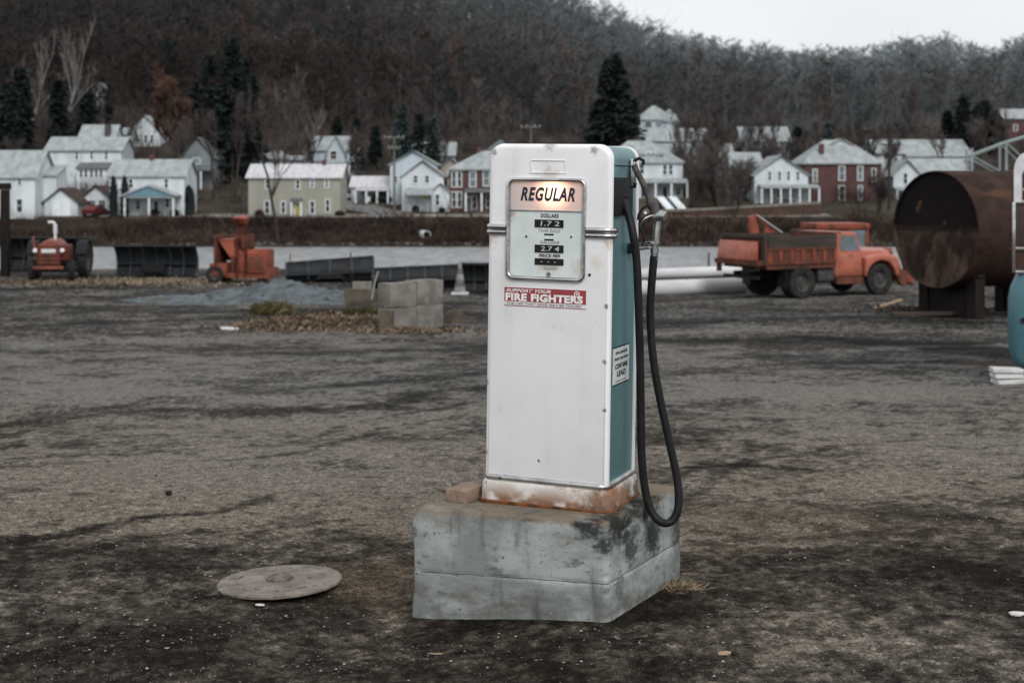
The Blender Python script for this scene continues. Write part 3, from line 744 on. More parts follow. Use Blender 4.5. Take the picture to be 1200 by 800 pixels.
MB().tube(path([(761, 232, 6.08), (766, 243, 6.08), (771, 254, 6.08)]), [.017, .019, .0215, .023, .024, .024, .023, .023, .022, .021, .021, .021, .02], 12).build('nozzle_grip', GRIP, noz, angle=60)
MB().tube(path([(767, 255, 6.08), (774, 252.5, 6.07), (780, 254, 6.06)], 2), [.021, .0245, .023, .021, .021], 12).tube(path([(772, 251, 6.08), (770.5, 262, 6.08), (769, 275, 6.08), (768, 284, 6.08)], 2), .0155, 10).build('valve_body', STEEL, noz, angle=60)
MB().tube(path([(768.2, 280, 6.08), (767.8, 286, 6.08)], 1), .019, 6).tube(path([(767.6, 287, 6.08), (767.2, 292, 6.08)], 1), .013, 10).tube(path([(767.2, 291, 6.08), (766.9, 296, 6.08)], 1), .0185, 6).tube(path([(766.9, 296, 6.08), (766.5, 304, 6.08)], 1), .0165, 12).build('hose_coupling', CHROME, noz, angle=50)
MB().tube(path([(764, 240, 6.08), (755, 243, 6.07), (749, 251, 6.07), (748, 258, 6.07)], 4), .006, 8).tube(path([(748.5, 262, 6.07), (752, 270, 6.06), (755, 280, 6.06), (752, 288, 6.07)], 4), .0042, 8).build('trigger_guard', BLACKM, noz, angle=60)
MB().tube(path([(750, 264, 6.06), (756, 256, 6.05), (766, 252, 6.07)], 4), .0055, 8).tube(path([(755, 251, 6.05), (758, 250, 6.05)], 1), .013, 10).build('trigger', STEEL, noz, angle=60)
y1_, z1_ = sp(741, 185); y2_, z2_ = sp(741, 220)
hk = MB()
hk.b2(HW - .004, HW + .012, y1_ - .03, y1_ + .018, z2_ + .004, z1_ - .006)
hk = hk.build('nozzle_hook', CHROME, pump, bevel=.006)
MB().tube([(HW + .01, y1_ + .004, z1_ - .01), (HW + .03, y1_ + .01, z1_ - .002), (HW + .046, y1_ + .014, z1_ - .012), (HW + .045, y1_ + .014, z1_ - .03)], .008, 10).tube([(HW + .008, y1_ - .016, z2_ + .02), (HW + .008, y1_ - .012, z2_ + .005), (HW + .014, y1_ - .004, z2_ + .003), (HW + .014, y1_ + .002, z2_ + .02)], .0075, 8).build('hook_prong', BLACKM, hk, angle=60)
y3_, z3_ = sp(738, 289)
br = MB().b2(HW - .005, HW + .02, y3_ - .02, y3_ + .02, z3_ - .03, z3_ + .015).build('hose_bracket', BLACKM, pump, bevel=.004)
b0 = Vector((HW + .015, y3_, z3_ + .004))
MB().tube([b0, b0.lerp(lp(760, 284, 6.07), .6), lp(763, 284, 6.07)], .0055, 8).tube([b0 + Vector((0, 0, -.02)), lp(758, 291, 6.07), lp(762, 290, 6.07)], .005, 8).build('bracket_arm', CHROME, br, angle=60)

# --- concrete plinth
FR, FL, BR, BL = Vector((.384, 5.72)), Vector((-.42, 5.995)), Vector((.765, 6.43)), Vector((-.05, 6.74))
bm = bmesh.new()
bmesh.ops.create_cube(bm, size=1.0)
bmesh.ops.subdivide_edges(bm, edges=bm.edges, cuts=70, use_grid_fill=True)
from mathutils import noise as mn
ZT, ZB = .405, -.16
for v in bm.verts:
    u, w_, h = v.co.x + .5, v.co.y + .5, v.co.z + .5
    # soften the arrises
    def sq(c, r):
        return c
    a = FL.lerp(FR, u); c = BL.lerp(BR, u); p = a.lerp(c, w_)
    z = ZB + (ZT - ZB) * h
    q = Vector((p.x, p.y, z))
    ctr = Vector((.181, 6.22, .1))
    # rounded edges: pull vertices near two faces inwards
    ex = min(u, 1 - u) * .85; ey = min(w_, 1 - w_) * .75; ez = (1 - h) * (ZT - ZB)
    rr = .016 + .022 * mn.noise(q * 9)
    ds = sorted((ex, ey, ez))
    pull = 0
    if ds[1] < rr:
        k1, k2 = (rr - ds[0]) / rr, (rr - ds[1]) / rr
        pull = rr * .42 * k1 * k2 * 1.2
    dirn = (q - ctr); dirn.normalize()
    q -= dirn * pull
    n_ = mn.fractal(q * 5, 1, 2, 4) * .0018 + mn.noise(q * 70) * .0011
    chip = max(0, mn.noise(q * 13 + Vector((3, 1, 7))) - .3) * .07 * max(0, 1 - ds[1] / .05)
    q += dirn * (n_ - chip)
    # pour joint
    zj = .150 + .02 * (u - .5) + .003 * mn.noise(Vector((p.x * 20, p.y * 20, 1)))
    if h < .999:
        dj = q.z - zj
        q -= Vector((dirn.x, dirn.y, 0)) * (.006 * math.exp(-(dj / .004) ** 2))
        if dj < 0: q += Vector((dirn.x, dirn.y, 0)) * .002
    v.co = q
me = bpy.data.meshes.new('concrete_plinth'); bm.to_mesh(me); bm.free(); me.shade_smooth(); me.set_sharp_from_angle(angle=R(60))
PL = mat('plinth_concrete', (.34, .37, .365), (.20, .218, .215), .9, scale=3.0, stretch=(1, 1, 1.8), lo=.38, hi=.6, spec=.12, rnd=False,
         spots=[((.09, .095, .088), 7, .56, .72), ((.29, .335, .335), 5, .58, .74, (1, 1, 2.5)), ((.06, .06, .056), 34, .60, .70), ((.36, .38, .375), 60, .62, .72), ((.085, .088, .082), 3.0, .52, .72, (2.5, 2.5, .5))],
         low=[((.105, .10, .088), .06, .155, 1.0), ((.17, .135, .10), .399, .372, 1.0, .4)],
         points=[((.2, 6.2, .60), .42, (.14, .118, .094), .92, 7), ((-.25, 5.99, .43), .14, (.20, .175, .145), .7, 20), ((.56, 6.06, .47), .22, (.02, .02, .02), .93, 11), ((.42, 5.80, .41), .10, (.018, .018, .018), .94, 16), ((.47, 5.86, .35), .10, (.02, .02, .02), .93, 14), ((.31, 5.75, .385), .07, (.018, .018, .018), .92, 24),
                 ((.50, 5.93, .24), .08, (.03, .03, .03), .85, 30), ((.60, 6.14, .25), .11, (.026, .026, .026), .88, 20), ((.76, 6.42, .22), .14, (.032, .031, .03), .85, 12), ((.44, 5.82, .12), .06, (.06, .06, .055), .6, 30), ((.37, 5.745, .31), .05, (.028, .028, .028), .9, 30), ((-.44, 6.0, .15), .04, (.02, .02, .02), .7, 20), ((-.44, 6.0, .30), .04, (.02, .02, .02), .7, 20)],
         bump=.35, bscale=170)
me.materials.append(PL)
pl = bpy.data.objects.new('concrete_plinth', me); COL.objects.link(pl)
mb = MB()
jp = []
for a_, c_ in ((FL, FR), (FR, BR)):
    for k in range(28):
        t = (k + .3) / 28; p = a_.lerp(c_, t); nrm = Vector((c_.y - a_.y, -(c_.x - a_.x))).normalized()
        u_ = t if a_ is FL else 1.0
        jp.append((p.x - nrm.x * .0005, p.y - nrm.y * .0005, .150 + .02 * (u_ - .5) + .0035 * mn.noise(Vector((p.x * 20, p.y * 20, 1)))))
mb.tube(jp[1:], [.0012 + .0016 * abs(mn.noise(Vector((i * .7, 0, 0)))) for i in range(len(jp) - 1)], 5)
mb.build('pour_seam', mat('dark_seam', (.05, .05, .047), (.09, .09, .085), .95, scale=30), pl)
tag(pl, 'low weathered grey concrete block under the petrol pump', 'concrete plinth')

# --- brick on the plinth
c = at(546, 585, 6.16); c.z = ZT - .002
mb = MB().box((0, 0, .029), (.105, .17, .058))
o = mb.build('brick', BRICKM, None, bevel=.006, seg=3)
o.location = c; o.rotation_euler = (0, 0, R(-30)); tag(o, 'small tan brick lying on the plinth against the pump base', 'brick')

# --- iron cover lying on the dirt
g = yard_pt(327, 687)
cov = thing('manhole_cover', 'round rusty iron cover lying loose on the dirt, one edge lifted', 'manhole cover', (g.x, g.y + .02, g.z + .014), (R(-1.6), R(-2.0), R(8)))
rr_ = .277
prof = [(0, -.006), (rr_ - .03, -.006), (rr_ - .026, -.009), (rr_ - .006, -.009), (rr_, -.004), (rr_, .005), (rr_ - .006, .010), (rr_ - .03, .012), (rr_ - .06, .009), (.12, .012), (0, .014)]
mb = MB().lathe(prof, 72)
rs = random.Random(3)
for i, v in enumerate(mb.v):
    k = rs.uniform(-.0015, .0015); mb.v[i] = (v[0] * (1 + k), v[1] * (1 + k), v[2] + rs.uniform(-.001, .001))
mb.build('cover_plate', IRON, cov, angle=40)
MB().lathe([(.062, .010), (.061, .021), (.055, .027), (.046, .027), (.042, .019), (.032, .019), (.028, .026), (0, .027)], 28).build('centre_cap', mat('dark_cap_iron', (.15, .13, .11), (.075, .066, .057), .8, scale=30, spec=.2), cov)
for k in range(5):
    a = R(72 * k + 10); MB().box((.2 * math.cos(a), .2 * math.sin(a), .011), (.012, .05, .006), (0, 0, a)).build('raised_rib', IRON, cov)

# --- dry straw clump by the plinth
HEAPS = []
def blades(name, n, cx, cy, rx, ry, hlen, m, seed, parent=None, lay=.5, z=None, wd=.004, cols=None):
    rs = np.random.default_rng(seed)
    a = rs.random(n) * 6.283; r = np.abs(rs.normal(0, .55, n))
    x = cx + rx * r * np.cos(a); y = cy + ry * r * np.sin(a)
    zb = yard_z(x, y) + sum(h(x, y) for h in HEAPS)
    L = hlen * (.5 + .8 * rs.random(n)); th = rs.random(n) * 6.283
    el = np.clip(rs.normal(lay, .35, n), .05, 1.5)
    dx, dy, dz = np.cos(th) * np.cos(el) * L, np.sin(th) * np.cos(el) * L, np.sin(el) * L
    w0 = wd * (.6 + .8 * rs.random(n)); sx, sy = -np.sin(th) * w0, np.cos(th) * w0
    V = np.stack([np.stack([x - sx, y - sy, zb], 1), np.stack([x + sx, y + sy, zb], 1), np.stack([x + dx * .6 + sx, y + dy * .6 + sy, zb + dz * .75], 1), np.stack([x + dx, y + dy, zb + dz * .85], 1)], 1)
    Fc = (np.arange(n) * 4)[:, None] + np.arange(4)[None]
    return np_obj(name, V.reshape(-1, 3), Fc, m, None if cols is None else np.repeat(cols[rs.integers(0, len(cols), n)], 4, 0), parent=parent)
g = yard_pt(792, 694)
tag(blades('straw_clump', 700, g.x + .01, g.y, .075, .045, .062, STRAW, 5, lay=.14, wd=.0015), 'small heap of dry straw at the right foot of the plinth', 'straw')
# --- scraps of litter on the dirt
def scrap(px, row, w_, d_, h_, rz, label, m=LITTER, name='litter_scrap'):
    g = yard_pt(px, row); rs = random.Random(int(px))
    pts = [(math.cos(a) * w_ / 2 * rs.uniform(.7, 1.1), math.sin(a) * d_ / 2 * rs.uniform(.7, 1.1)) for a in np.linspace(0, 6.283, 8)[:-1]]
    mb = MB().prism([(x, y, 0) for x, y in pts], (0, 0, h_)); o = mb.build(name, m, None, bevel=h_ * .3)
    o.location = (g.x, g.y, g.z + .004); o.rotation_euler = (R(4), R(3), rz); return tag(o, label, 'litter')
scrap(1192, 724, .085, .05, .010, .2, 'pale scrap lying on the dirt at the right edge of the picture')
scrap(198, 581, .05, .04, .028, 0, 'small black lump on the dirt above the iron cover', BLACKM, 'dark_lump')
scrap(517, 768, .14, .012, .004, .1, 'dry pale twig on the dirt in front of the plinth', STRAW, 'fallen_twig')
scrap(848, 770, .07, .035, .006, .5, 'flat tan scrap on the dirt at the lower right', WOOD_P)
scrap(305, 712, .05, .02, .005, .0, 'torn pale scrap just in front of the iron cover')
scrap(268, 387, .38, .18, .05, .1, 'white flat scrap on the ground left of the dead grass', WOOD_W)
# ------------------------------------------------------------------ village across the river
class House:
    def __init__(s, name, label, x0, x1, base, eave, ridge, wall, roof, kind='side', depth=8.0, wins=(), group=None, ov=.35, hipn=.45, D=None, cat='house', yaw=0):
        s.x0, s.x1, s.base = x0, x1, base
        D = D or hill_pt((x0 + x1) / 2, base).y
        s.D = D; s.s = F / D
        o = at((x0 + x1) / 2, base, D)
        s.root = thing(name, label, cat, o, (0, 0, R(yaw)), group or 'houses across the river')
        s.cx = (x0 + x1) / 2; s.w = w = (x1 - x0) / s.s; s.he = he = (base - eave) / s.s; s.d = depth
        hr = CAMZ - (ridge - HZ) / F * (D + (depth / 2 if kind != 'front' else 0)) - o.z
        hr = max(hr, he + .3); s.hr = hr; s.wall, s.roof = wall, roof
        mb = MB(); h = w / 2
        if kind == 'front':
            mb.prism([(-h, 0, -2.5), (h, 0, -2.5), (h, 0, he), (0, 0, hr), (-h, 0, he)], (0, depth, 0))
        elif kind == 'side':
            mb.prism([(-h, 0, -2.5), (-h, depth, -2.5), (-h, depth, he), (-h, depth / 2, hr), (-h, 0, he)], (w, 0, 0))
        else:
            mb.b2(-h, h, 0, depth, -2.5, he)
        mb.build('wall', wall, s.root)
        rb = MB(); t = .16; e = ov
        if kind == 'front':
            sl = (hr - he) / h; z0 = he - sl * e
            for sg in (-1, 1):
                rb.prism([(sg * (h + e), -e, z0 + .03), (0, -e, hr + .03), (0, -e, hr + t + .05), (sg * (h + e), -e, z0 + t)], (0, depth + 2 * e, 0))
        elif kind == 'side':
            sl = (hr - he) / (depth / 2); z0 = he - sl * e
            rb.prism([(-h - e, -e, z0 + .03), (-h - e, depth / 2, hr + .03), (-h - e, depth / 2, hr + t + .05), (-h - e, -e, z0 + t)], (w + 2 * e, 0, 0))
            rb.prism([(-h - e, depth + e, z0 + .03), (-h - e, depth / 2, hr + .03), (-h - e, depth / 2, hr + t + .05), (-h - e, depth + e, z0 + t)], (w + 2 * e, 0, 0))
        else:
            k = w * hipn / 2; H = h + e
            vs = [(-H, -e, he), (H, -e, he), (H, depth + e, he), (-H, depth + e, he), (-k, depth / 2, hr), (k, depth / 2, hr)]
            rb.add(vs, [(0, 1, 5, 4), (1, 2, 5), (2, 3, 4, 5), (3, 0, 4), (3, 2, 1, 0)])
            rb.b2(-H, H, -e, depth + e, he - .18, he - .003)
        s.r = rb.build('roof', roof, s.root)
        for w_ in wins: s.win(*w_)
    def X(s, px): return (px - s.cx) / s.s
    def Z(s, row): return (s.base - row) / s.s
    def win(s, px, row, wp, hp, m=None, fm=None, y=0.0, name='window'):
        x, z, a, c = s.X(px), s.Z(row), wp / s.s / 2, hp / s.s / 2
        o = MB().b2(x - a, x + a, y - .03, y + .05, z - c, z + c).build(name, m or PANE, s.root)
        b = .11; fr = MB()
        fr.b2(x - a - b, x - a - .002, y - .09, y + .02, z - c - b, z + c + b).b2(x + a + .002, x + a + b, y - .09, y + .02, z - c - b, z + c + b)
        fr.b2(x - a, x + a, y - .09, y + .02, z + c + .002, z + c + b).b2(x - a, x + a, y - .11, y + .02, z - c - b, z - c - .002).b2(x - a, x + a, y - .06, y - .032, z - .03, z + .03)
        fr.build('window_frame', fm or WHITE_T, o)
        return o
    def door(s, px, wp, top, m, bottom=None, y=0.0):
        x, a = s.X(px), wp / s.s / 2; z1 = s.Z(top); z0 = s.Z(bottom if bottom else s.base)
        o = MB().b2(x - a, x + a, y - .04, y + .05, z0, z1).build('door', m, s.root)
        MB().b2(x - a - .12, x - a - .002, y - .1, y, z0, z1 + .12).b2(x + a + .002, x + a + .12, y - .1, y, z0, z1 + .12).b2(x - a, x + a, y - .1, y, z1 + .002, z1 + .12).build('door_frame', WHITE_T, o)
    def porch(s, x0, x1, top, base, depth=2.2, roofrow=None, roof=None, posts=3, floor=True, ped=None, pedm=None):
        a, c, z1 = s.X(x0), s.X(x1), s.Z(top); zr = s.Z(roofrow) if roofrow else z1 + .3; zb = s.Z(base)
        rf = MB().prism([(a, -depth, z1), (a, -.01, max(zr, z1 + .15)), (a, -.01, max(zr, z1 + .15) - .15), (a, -depth, z1 - .2)], (c - a, 0, 0)).build('porch_roof', roof or s.roof, s.root)
        if ped:
            zp = s.Z(ped); MB().prism([(a, -depth - .05, z1 + .02), (c, -depth - .05, z1 + .02), ((a + c) / 2, -depth - .05, zp)], (0, .25, 0)).build('pediment', pedm or s.wall, rf)
            for sg, xx in ((-1, a), (1, c)):
                MB().prism([(xx + sg * .3, -depth - .25, z1 - .05), ((a + c) / 2, -depth - .25, zp + .05), ((a + c) / 2, -depth - .25, zp + .28), (xx + sg * .3, -depth - .25, z1 + .15)], (0, depth + .2, 0)).build('porch_gable_roof', s.roof, rf)
        for k in range(posts):
            x = a + .15 + (c - a - .3) * k / max(1, posts - 1)
            MB().b2(x - .11, x + .11, -depth + .05, -depth + .27, zb + .002 - 1.5, z1 - .205).build('porch_post', WHITE_T, s.root)
        if floor: MB().b2(a, c, -depth, -.02, zb - 1.6, zb).build('porch_floor', CONC_D, s.root)
    def chimney(s, px, top, bottom, y, m=None, wp=4):
        x, a = s.X(px), wp / s.s / 2
        MB().b2(x - a, x + a, y - .45, y + .45, s.Z(bottom) - .6, s.Z(top) * (s.D + y) / s.D).build('chimney', m or BRICK_H, s.r)
    def wing(s, x0, x1, eave, ridge, depth, y0, wall=None, roof=None, kind='front', base=None):
        a, c = s.X(x0), s.X(x1); he = s.Z(eave); hr = s.Z(ridge); zb = -2.5 if base is None else s.Z(base); mid = (a + c) / 2; e = .3; t = .15
        wl, rb = MB(), MB()
        if kind == 'front':
            wl.prism([(a, y0, zb), (c, y0, zb), (c, y0, he), (mid, y0, hr), (a, y0, he)], (0, depth, 0))
            sl = (hr - he) / ((c - a) / 2)
            for sg, xx in ((-1, a), (1, c)):
                rb.prism([(xx + sg * e, y0 - e, he - sl * e + .03), (mid, y0 - e, hr + .03), (mid, y0 - e, hr + t + .05), (xx + sg * e, y0 - e, he - sl * e + t)], (0, depth + e, 0))
        elif kind == 'lean':
            wl.prism([(a, y0, zb), (a, y0 + depth, zb), (a, y0 + depth, hr), (a, y0, he)], (c - a, 0, 0))
            rb.prism([(a - .2, y0 - e, he - .05), (a - .2, y0 + depth - .01, hr + .05), (a - .2, y0 + depth - .01, hr + .2), (a - .2, y0 - e, he + .12)], (c - a + .4, 0, 0))
        else:
            wl.prism([(a, y0, zb), (a, y0 + depth, zb), (a, y0 + depth, he), (a, y0 + depth / 2, hr), (a, y0, he)], (c - a, 0, 0))
            sl = (hr - he) / (depth / 2)
            rb.prism([(a - e, y0 - e, he - sl * e + .03), (a - e, y0 + depth / 2, hr + .03), (a - e, y0 + depth / 2, hr + t + .05), (a - e, y0 - e, he - sl * e + t)], (c - a + 2 * e, 0, 0))
            rb.prism([(a - e, y0 + depth + e, he - sl * e + .03), (a - e, y0 + depth / 2, hr + .03), (a - e, y0 + depth / 2, hr + t + .05), (a - e, y0 + depth + e, he - sl * e + t)], (c - a + 2 * e, 0, 0))
        wl.build('wing_wall', wall or s.wall, s.root); rb.build('wing_roof', roof or s.roof, s.root)

# left bank, from the left edge
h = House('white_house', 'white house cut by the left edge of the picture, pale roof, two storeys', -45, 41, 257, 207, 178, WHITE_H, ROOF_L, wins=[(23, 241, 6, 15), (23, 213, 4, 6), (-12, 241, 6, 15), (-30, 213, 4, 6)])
h.wing(41, 57, 206, 194, 4, 3, kind='lean')
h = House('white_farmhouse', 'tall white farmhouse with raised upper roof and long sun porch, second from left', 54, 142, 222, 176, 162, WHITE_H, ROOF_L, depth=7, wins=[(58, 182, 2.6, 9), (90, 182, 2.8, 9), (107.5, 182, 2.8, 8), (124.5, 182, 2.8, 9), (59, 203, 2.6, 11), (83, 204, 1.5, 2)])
h.wing(83, 124, 161, 145.5, 5, 4.2, kind='side', base=178)
h.chimney(116, 146, 160, 4.6, FRAME_D, 6)
h.wing(96, 130, 198, 192, 2.4, -2.4, kind='lean', roof=ROOF_G)
for px in (101, 106.5, 113, 118.5, 124): h.win(px, 203.5, 3.2, 8, y=-2.4)
h = House('garden_shed', 'small white gabled shed with double doors and brown roof', 52, 91, 254, 237, 222, WHITE_H, ROOF_B, kind='front', depth=6, cat='shed', group='sheds across the river')
for px in (66.5, 77.5): MB().b2(h.X(px - 5), h.X(px + 5), -.06, .02, 0, h.Z(234)).build('door', WHITE_T, h.root)
h = House('garage', 'little white garage with two dark openings behind a red car', 97, 128, 250, 232, 219, WHITE_H, ROOF_B, kind='front', depth=6, cat='garage', group='sheds across the river')
for px in (108, 119.5): h.win(px, 238, 8, 6)
h = House('porch_house', 'white house with blue gabled porch between two dark clipped evergreens', 128, 216, 254, 206, 188.5, WHITE_H, ROOF_L, depth=7, wins=[(153.5, 215, 4, 10), (195, 215, 4, 10), (162, 240, 4, 10), (196, 238, 4, 10)], group='houses across the river')
h.door(183, 5, 236, FRAME_D)
h.chimney(170, 182, 190, 3.5, BRICK_H, 4)
h.porch(151, 210, 230, 253, 2.6, 227, posts=3, ped=219, pedm=BLUE_G)
h = House('hill_cottage', 'small white cottage high on the slope with a steep front gable', 152, 187, 172, 154, 136, WHITE_H, ROOF_L, kind='front', depth=7, wins=[(165, 149, 3, 4), (161, 162, 3, 9), (171, 163, 3, 9), (178, 163, 3, 9)])
h.wing(140, 153, 158, 150, 5, 1.5, kind='side')
h = House('grey_house', 'faded grey house with steep front gable left of the dark trees', 212, 250, 222, 184, 162, GREY_H, ROOF_G, kind='front', depth=8, wins=[(230, 189, 8, 6, PANE_L)])
h.porch(212, 254, 199, 222, 2.5, 194, ROOF_G, 4)
h = House('green_house', 'long sage green two storey house with yellow door and bright metal roof', 291, 399, 253, 208, 194, GREEN_H, ROOF_W, depth=7, wins=[(313, 216, 3, 10), (349, 216, 4, 10), (366, 215, 3.4, 9, PANE_L), (383, 215, 3.4, 9, PANE_L), (313, 243, 5, 14), (332, 243, 4, 13), (366, 243, 4.4, 14), (384, 241, 4, 14)])
h.door(349, 7, 238, DOOR_Y)
h.chimney(318, 188, 196, 3.5, BRICK_H, 4); h.chimney(376, 188, 196, 3.5, BRICK_H, 4)
h.porch(341, 355, 234.5, 252, .8, 232, ROOF_G, 2, False)
House('hip_house', 'pale low house with rounded hip roof just above the green house', 300, 335, 205, 186, 177, PALE_H, ROOF_L, kind='hip', wins=[(309, 190, 5, 5), (326, 190, 5, 5)])
House('blue_trim_house', 'pale blue flat cottage peeping over the right of the green house roof', 335, 352, 205, 188, 184, PALE_H, ROOF_L, wins=[(343, 190, 5, 4)])
h = House('gabled_house', 'pale bluish house with cross gable and rusty door above the green house', 365, 418, 206, 176, 161, PALE_H, ROOF_L, depth=7, wins=[(399, 181, 4, 8), (412, 181, 3, 7)])
h.wing(384, 405, 180, 161, 3, -1.2)
h.win(392, 182, 7, 9, ROOF_B, y=-1.2)
h.porch(355, 412, 192, 206, 2, 189, ROOF_G, 5)
h = House('low_white_building', 'low white flat roofed building with carport beside the side road', 412, 455, 238, 219, 208, WHITE_H, ROOF_W, depth=6, wins=[(425, 226, 5, 5)], cat='outbuilding', group='outbuildings across the river')
h.porch(418, 458, 222, 238, 3, 220, ROOF_W, 4)
h = House('back_gable_house', 'white house with greenish gable standing behind the twin gabled one', 457, 512, 240, 193, 178, PALE_H, ROOF_L, kind='front', depth=8, wins=[(464, 210, 3, 7)])
h = House('gable_front_house', 'white gable fronted house with lean-to and a dark shrub at its door', 471, 520, 248, 207, 189.5, WHITE_H, ROOF_L, kind='front', depth=9, wins=[(487, 210, 4.5, 8), (500.5, 210, 4.5, 8)])
h.wing(478, 506, 228.5, 222, 1.5, -1.5, kind='lean', base=229)
h.wing(506, 527, 225, 216, 5, -.6, kind='front')
h.win(513, 234, 4, 12, y=-.6)
h = House('long_grey_house', 'grey blue house with long pale roof below the spruces', 484, 532, 200, 182, 168, GREY_H, ROOF_L, depth=8, wins=[(520, 185, 4, 3)])
h.chimney(523, 164, 172, 4, BRICK_H, 3)
House('tan_house', 'tan house wedged between white gables and the brick house', 514, 542, 232, 199, 186, TAN_H, ROOF_L, kind='front', depth=7, wins=[(527, 205, 4, 6)])
h = House('brick_house', 'red brick house with pale hip roof partly hidden behind the petrol pump', 527, 640, 248, 198, 177, BRICK_H, ROOF_L, kind='hip', depth=10, hipn=.35, wins=[(532, 210, 4, 17), (538.5, 210, 4, 17), (554, 210, 6.5, 17, PANE_L), (570, 209, 6.5, 17, PANE_L), (600, 209, 6.5, 17), (532, 234, 4, 17), (538.5, 234, 4, 17), (556, 237, 5, 15), (572, 236, 4, 14)])
h.door(549.5, 5, 231, PANE_L)
h.chimney(560, 174, 184, 5, BRICK_H, 4)
h.porch(545, 640, 224, 247, 2.2, 221, ROOF_G, 6)
House('steep_roof_house', 'house with steep grey roof peeping over the brick house', 562, 612, 214, 181, 161, GREY_H, ROOF_G, kind='front', depth=8)
# right of the pump
h = House('foursquare_house', 'white square house with hip roof, dormer and porch stairs right of the pump', 706, 800, 243, 190, 165, WHITE_H, ROOF_L, kind='hip', depth=11, hipn=.28, wins=[(779, 199, 4, 11), (786, 199, 4, 11), (752, 198, 5, 11), (725, 199, 4, 11), (755, 226, 7, 8), (801 - 6, 224, 6, 8)])
h.wing(752, 776, 181, 178, 3, 1.2, kind='side', base=187); h.win(760.5, 180.5, 3.2, 4, y=1.2); h.win(767, 180.5, 3.2, 4, y=1.2)
h.door(779, 5, 219, FRAME_D)
h.porch(710, 804, 213, 232, 2.6, 209, ROOF_L, 6)
for px in (771, 785):
    a = h.X(px)
    MB().prism([(a - .5, -2.6, h.Z(232) - .02), (a + .5, -2.6, h.Z(232) - .02), (a + 1.6, -5.2, h.Z(246)), (a + .6, -5.2, h.Z(246))], (0, 0, .25)).build('porch_stair', WHITE_T, h.root)
h = House('turret_house', 'pale hillside house with pyramid roof and rounded turret', 748, 790, 172, 140, 124, PALE_H, ROOF_L, kind='hip', depth=9, hipn=.1, wins=[(760, 146, 8, 6, PANE), (772, 146, 8, 6, PANE_L), (763, 157, 3, 6), (780, 157, 3, 6)])
a = h.X(785)
MB().lathe([(1.6, -2.5), (1.6, h.Z(143)), (0, h.Z(143))], 16, Matrix.Translation((a, 1, 0))).build('turret', PALE_H, h.root)
MB().lathe([(1.9, h.Z(143)), (1.2, h.Z(134)), (0, h.Z(127))], 16, Matrix.Translation((a, 1, 0))).build('turret_roof', ROOF_L, h.root)
House('terrace_house', 'long pale house stepped below the turret house', 752, 842, 190, 165, 152, PALE_H, ROOF_L, depth=7, wins=[(765, 172, 4, 8), (790, 172, 4, 8), (815, 172, 4, 8)])
h = House('grey_gable_house', 'pale grey house with tall left gable half hidden in bare scrub', 870, 925, 192, 165, 150, GREY_H, ROOF_L, depth=7, wins=[(895, 170, 4, 7), (910, 170, 4, 7)])
h.wing(866, 884, 168, 149, 5, -.8)
House('hidden_white_house', 'white house veiled by bare shrubs between the square house and the porch house', 842, 893, 226, 196, 180, WHITE_H, ROOF_L, depth=7, wins=[(852, 204, 4, 8), (866, 204, 4, 8), (880, 204, 4, 8), (860, 216, 4, 8)])
h = House('long_pale_house', 'pale low roofed house behind bare shrubs in the middle right', 815, 868, 200, 182, 170, PALE_H, ROOF_L, depth=7, wins=[(830, 188, 4, 6), (850, 188, 4, 6)])
h = House('veranda_house', 'white house with broad front gable and full width veranda beside red brick', 884, 947, 239, 205, 183.5, WHITE_H, ROOF_L, kind='front', depth=10, wins=[(902, 206, 3, 10), (913.5, 206, 3, 10), (924, 206, 3, 10), (935, 206, 3, 10), (903, 228, 4, 12), (914, 227, 6, 9), (927, 227, 6, 9), (938, 228, 4, 12)])
h.porch(888, 957, 219, 238, 2.4, 216, ROOF_L, 7)
h = House('brick_mansion', 'red brick house with tall chimney, white lintels and pale hip roof', 944, 1033, 236, 191, 164, BRICK_H, ROOF_L, kind='hip', depth=11, hipn=.3, wins=[(955, 206, 4, 14, PANE_L), (986.5, 203, 6, 16, PANE_L), (1008, 203, 5, 16, PANE_L), (986.5, 226, 6, 16), (1008, 226, 4, 16, PANE_L), (1024, 205, 4, 14)])
h.wing(971, 1017, 174, 163, 4, 4.2, WHITE_H, ROOF_L, 'front', base=178)
h.win(1002, 168, 2.5, 3, y=4.2)
h.chimney(966.5, 169, 188, 2.2, BRICK_H, 5)
h = House('long_white_hall', 'long white hall with small roof dormers above the rusty tank', 1027, 1136, 202, 180, 165, WHITE_H, ROOF_L, depth=9, wins=[(1050, 188, 4, 6), (1080, 188, 4, 6), (1110, 188, 4, 6)])
for px in (1050, 1108): h.wing(px - 3, px + 3, 172, 168, 1.5, 1.5, PANE, ROOF_L, 'lean', base=177)
h.wing(1060, 1136, 184, 181, 2, -2, kind='lean', base=188)
h = House('white_cottage', 'small white gabled cottage just above the rusty tank', 1047, 1079, 232, 205, 189, WHITE_H, ROOF_L, kind='front', depth=5, wins=[(1061, 209, 4, 12)])
h.wing(1075, 1136, 203, 187, 7, .6, kind='side')
h.porch(1046, 1072, 222, 236, 2, 219, ROOF_L, 2)
House('red_brick_building', 'flat topped red brick building on the slope at the right edge', 1177, 1240, 168, 139, 129, BRICK_H, ROOF_L, kind='side', depth=8, wins=[(1190, 150, 4, 6), (1210, 150, 4, 6)])
House('hillside_roof_house', 'lone house up in the woods with a pale roof plane', 101, 122, 128, 112, 98, GREY_H, ROOF_L, kind='side', depth=6, wins=[(110, 118, 3, 5)])
House('pink_house', 'small dull pink house left of the dark spruces on the right hill', 1096, 1120, 168, 152, 143, TAN_H, ROOF_G, kind='front', depth=6, wins=[(1108, 157, 4, 5)])

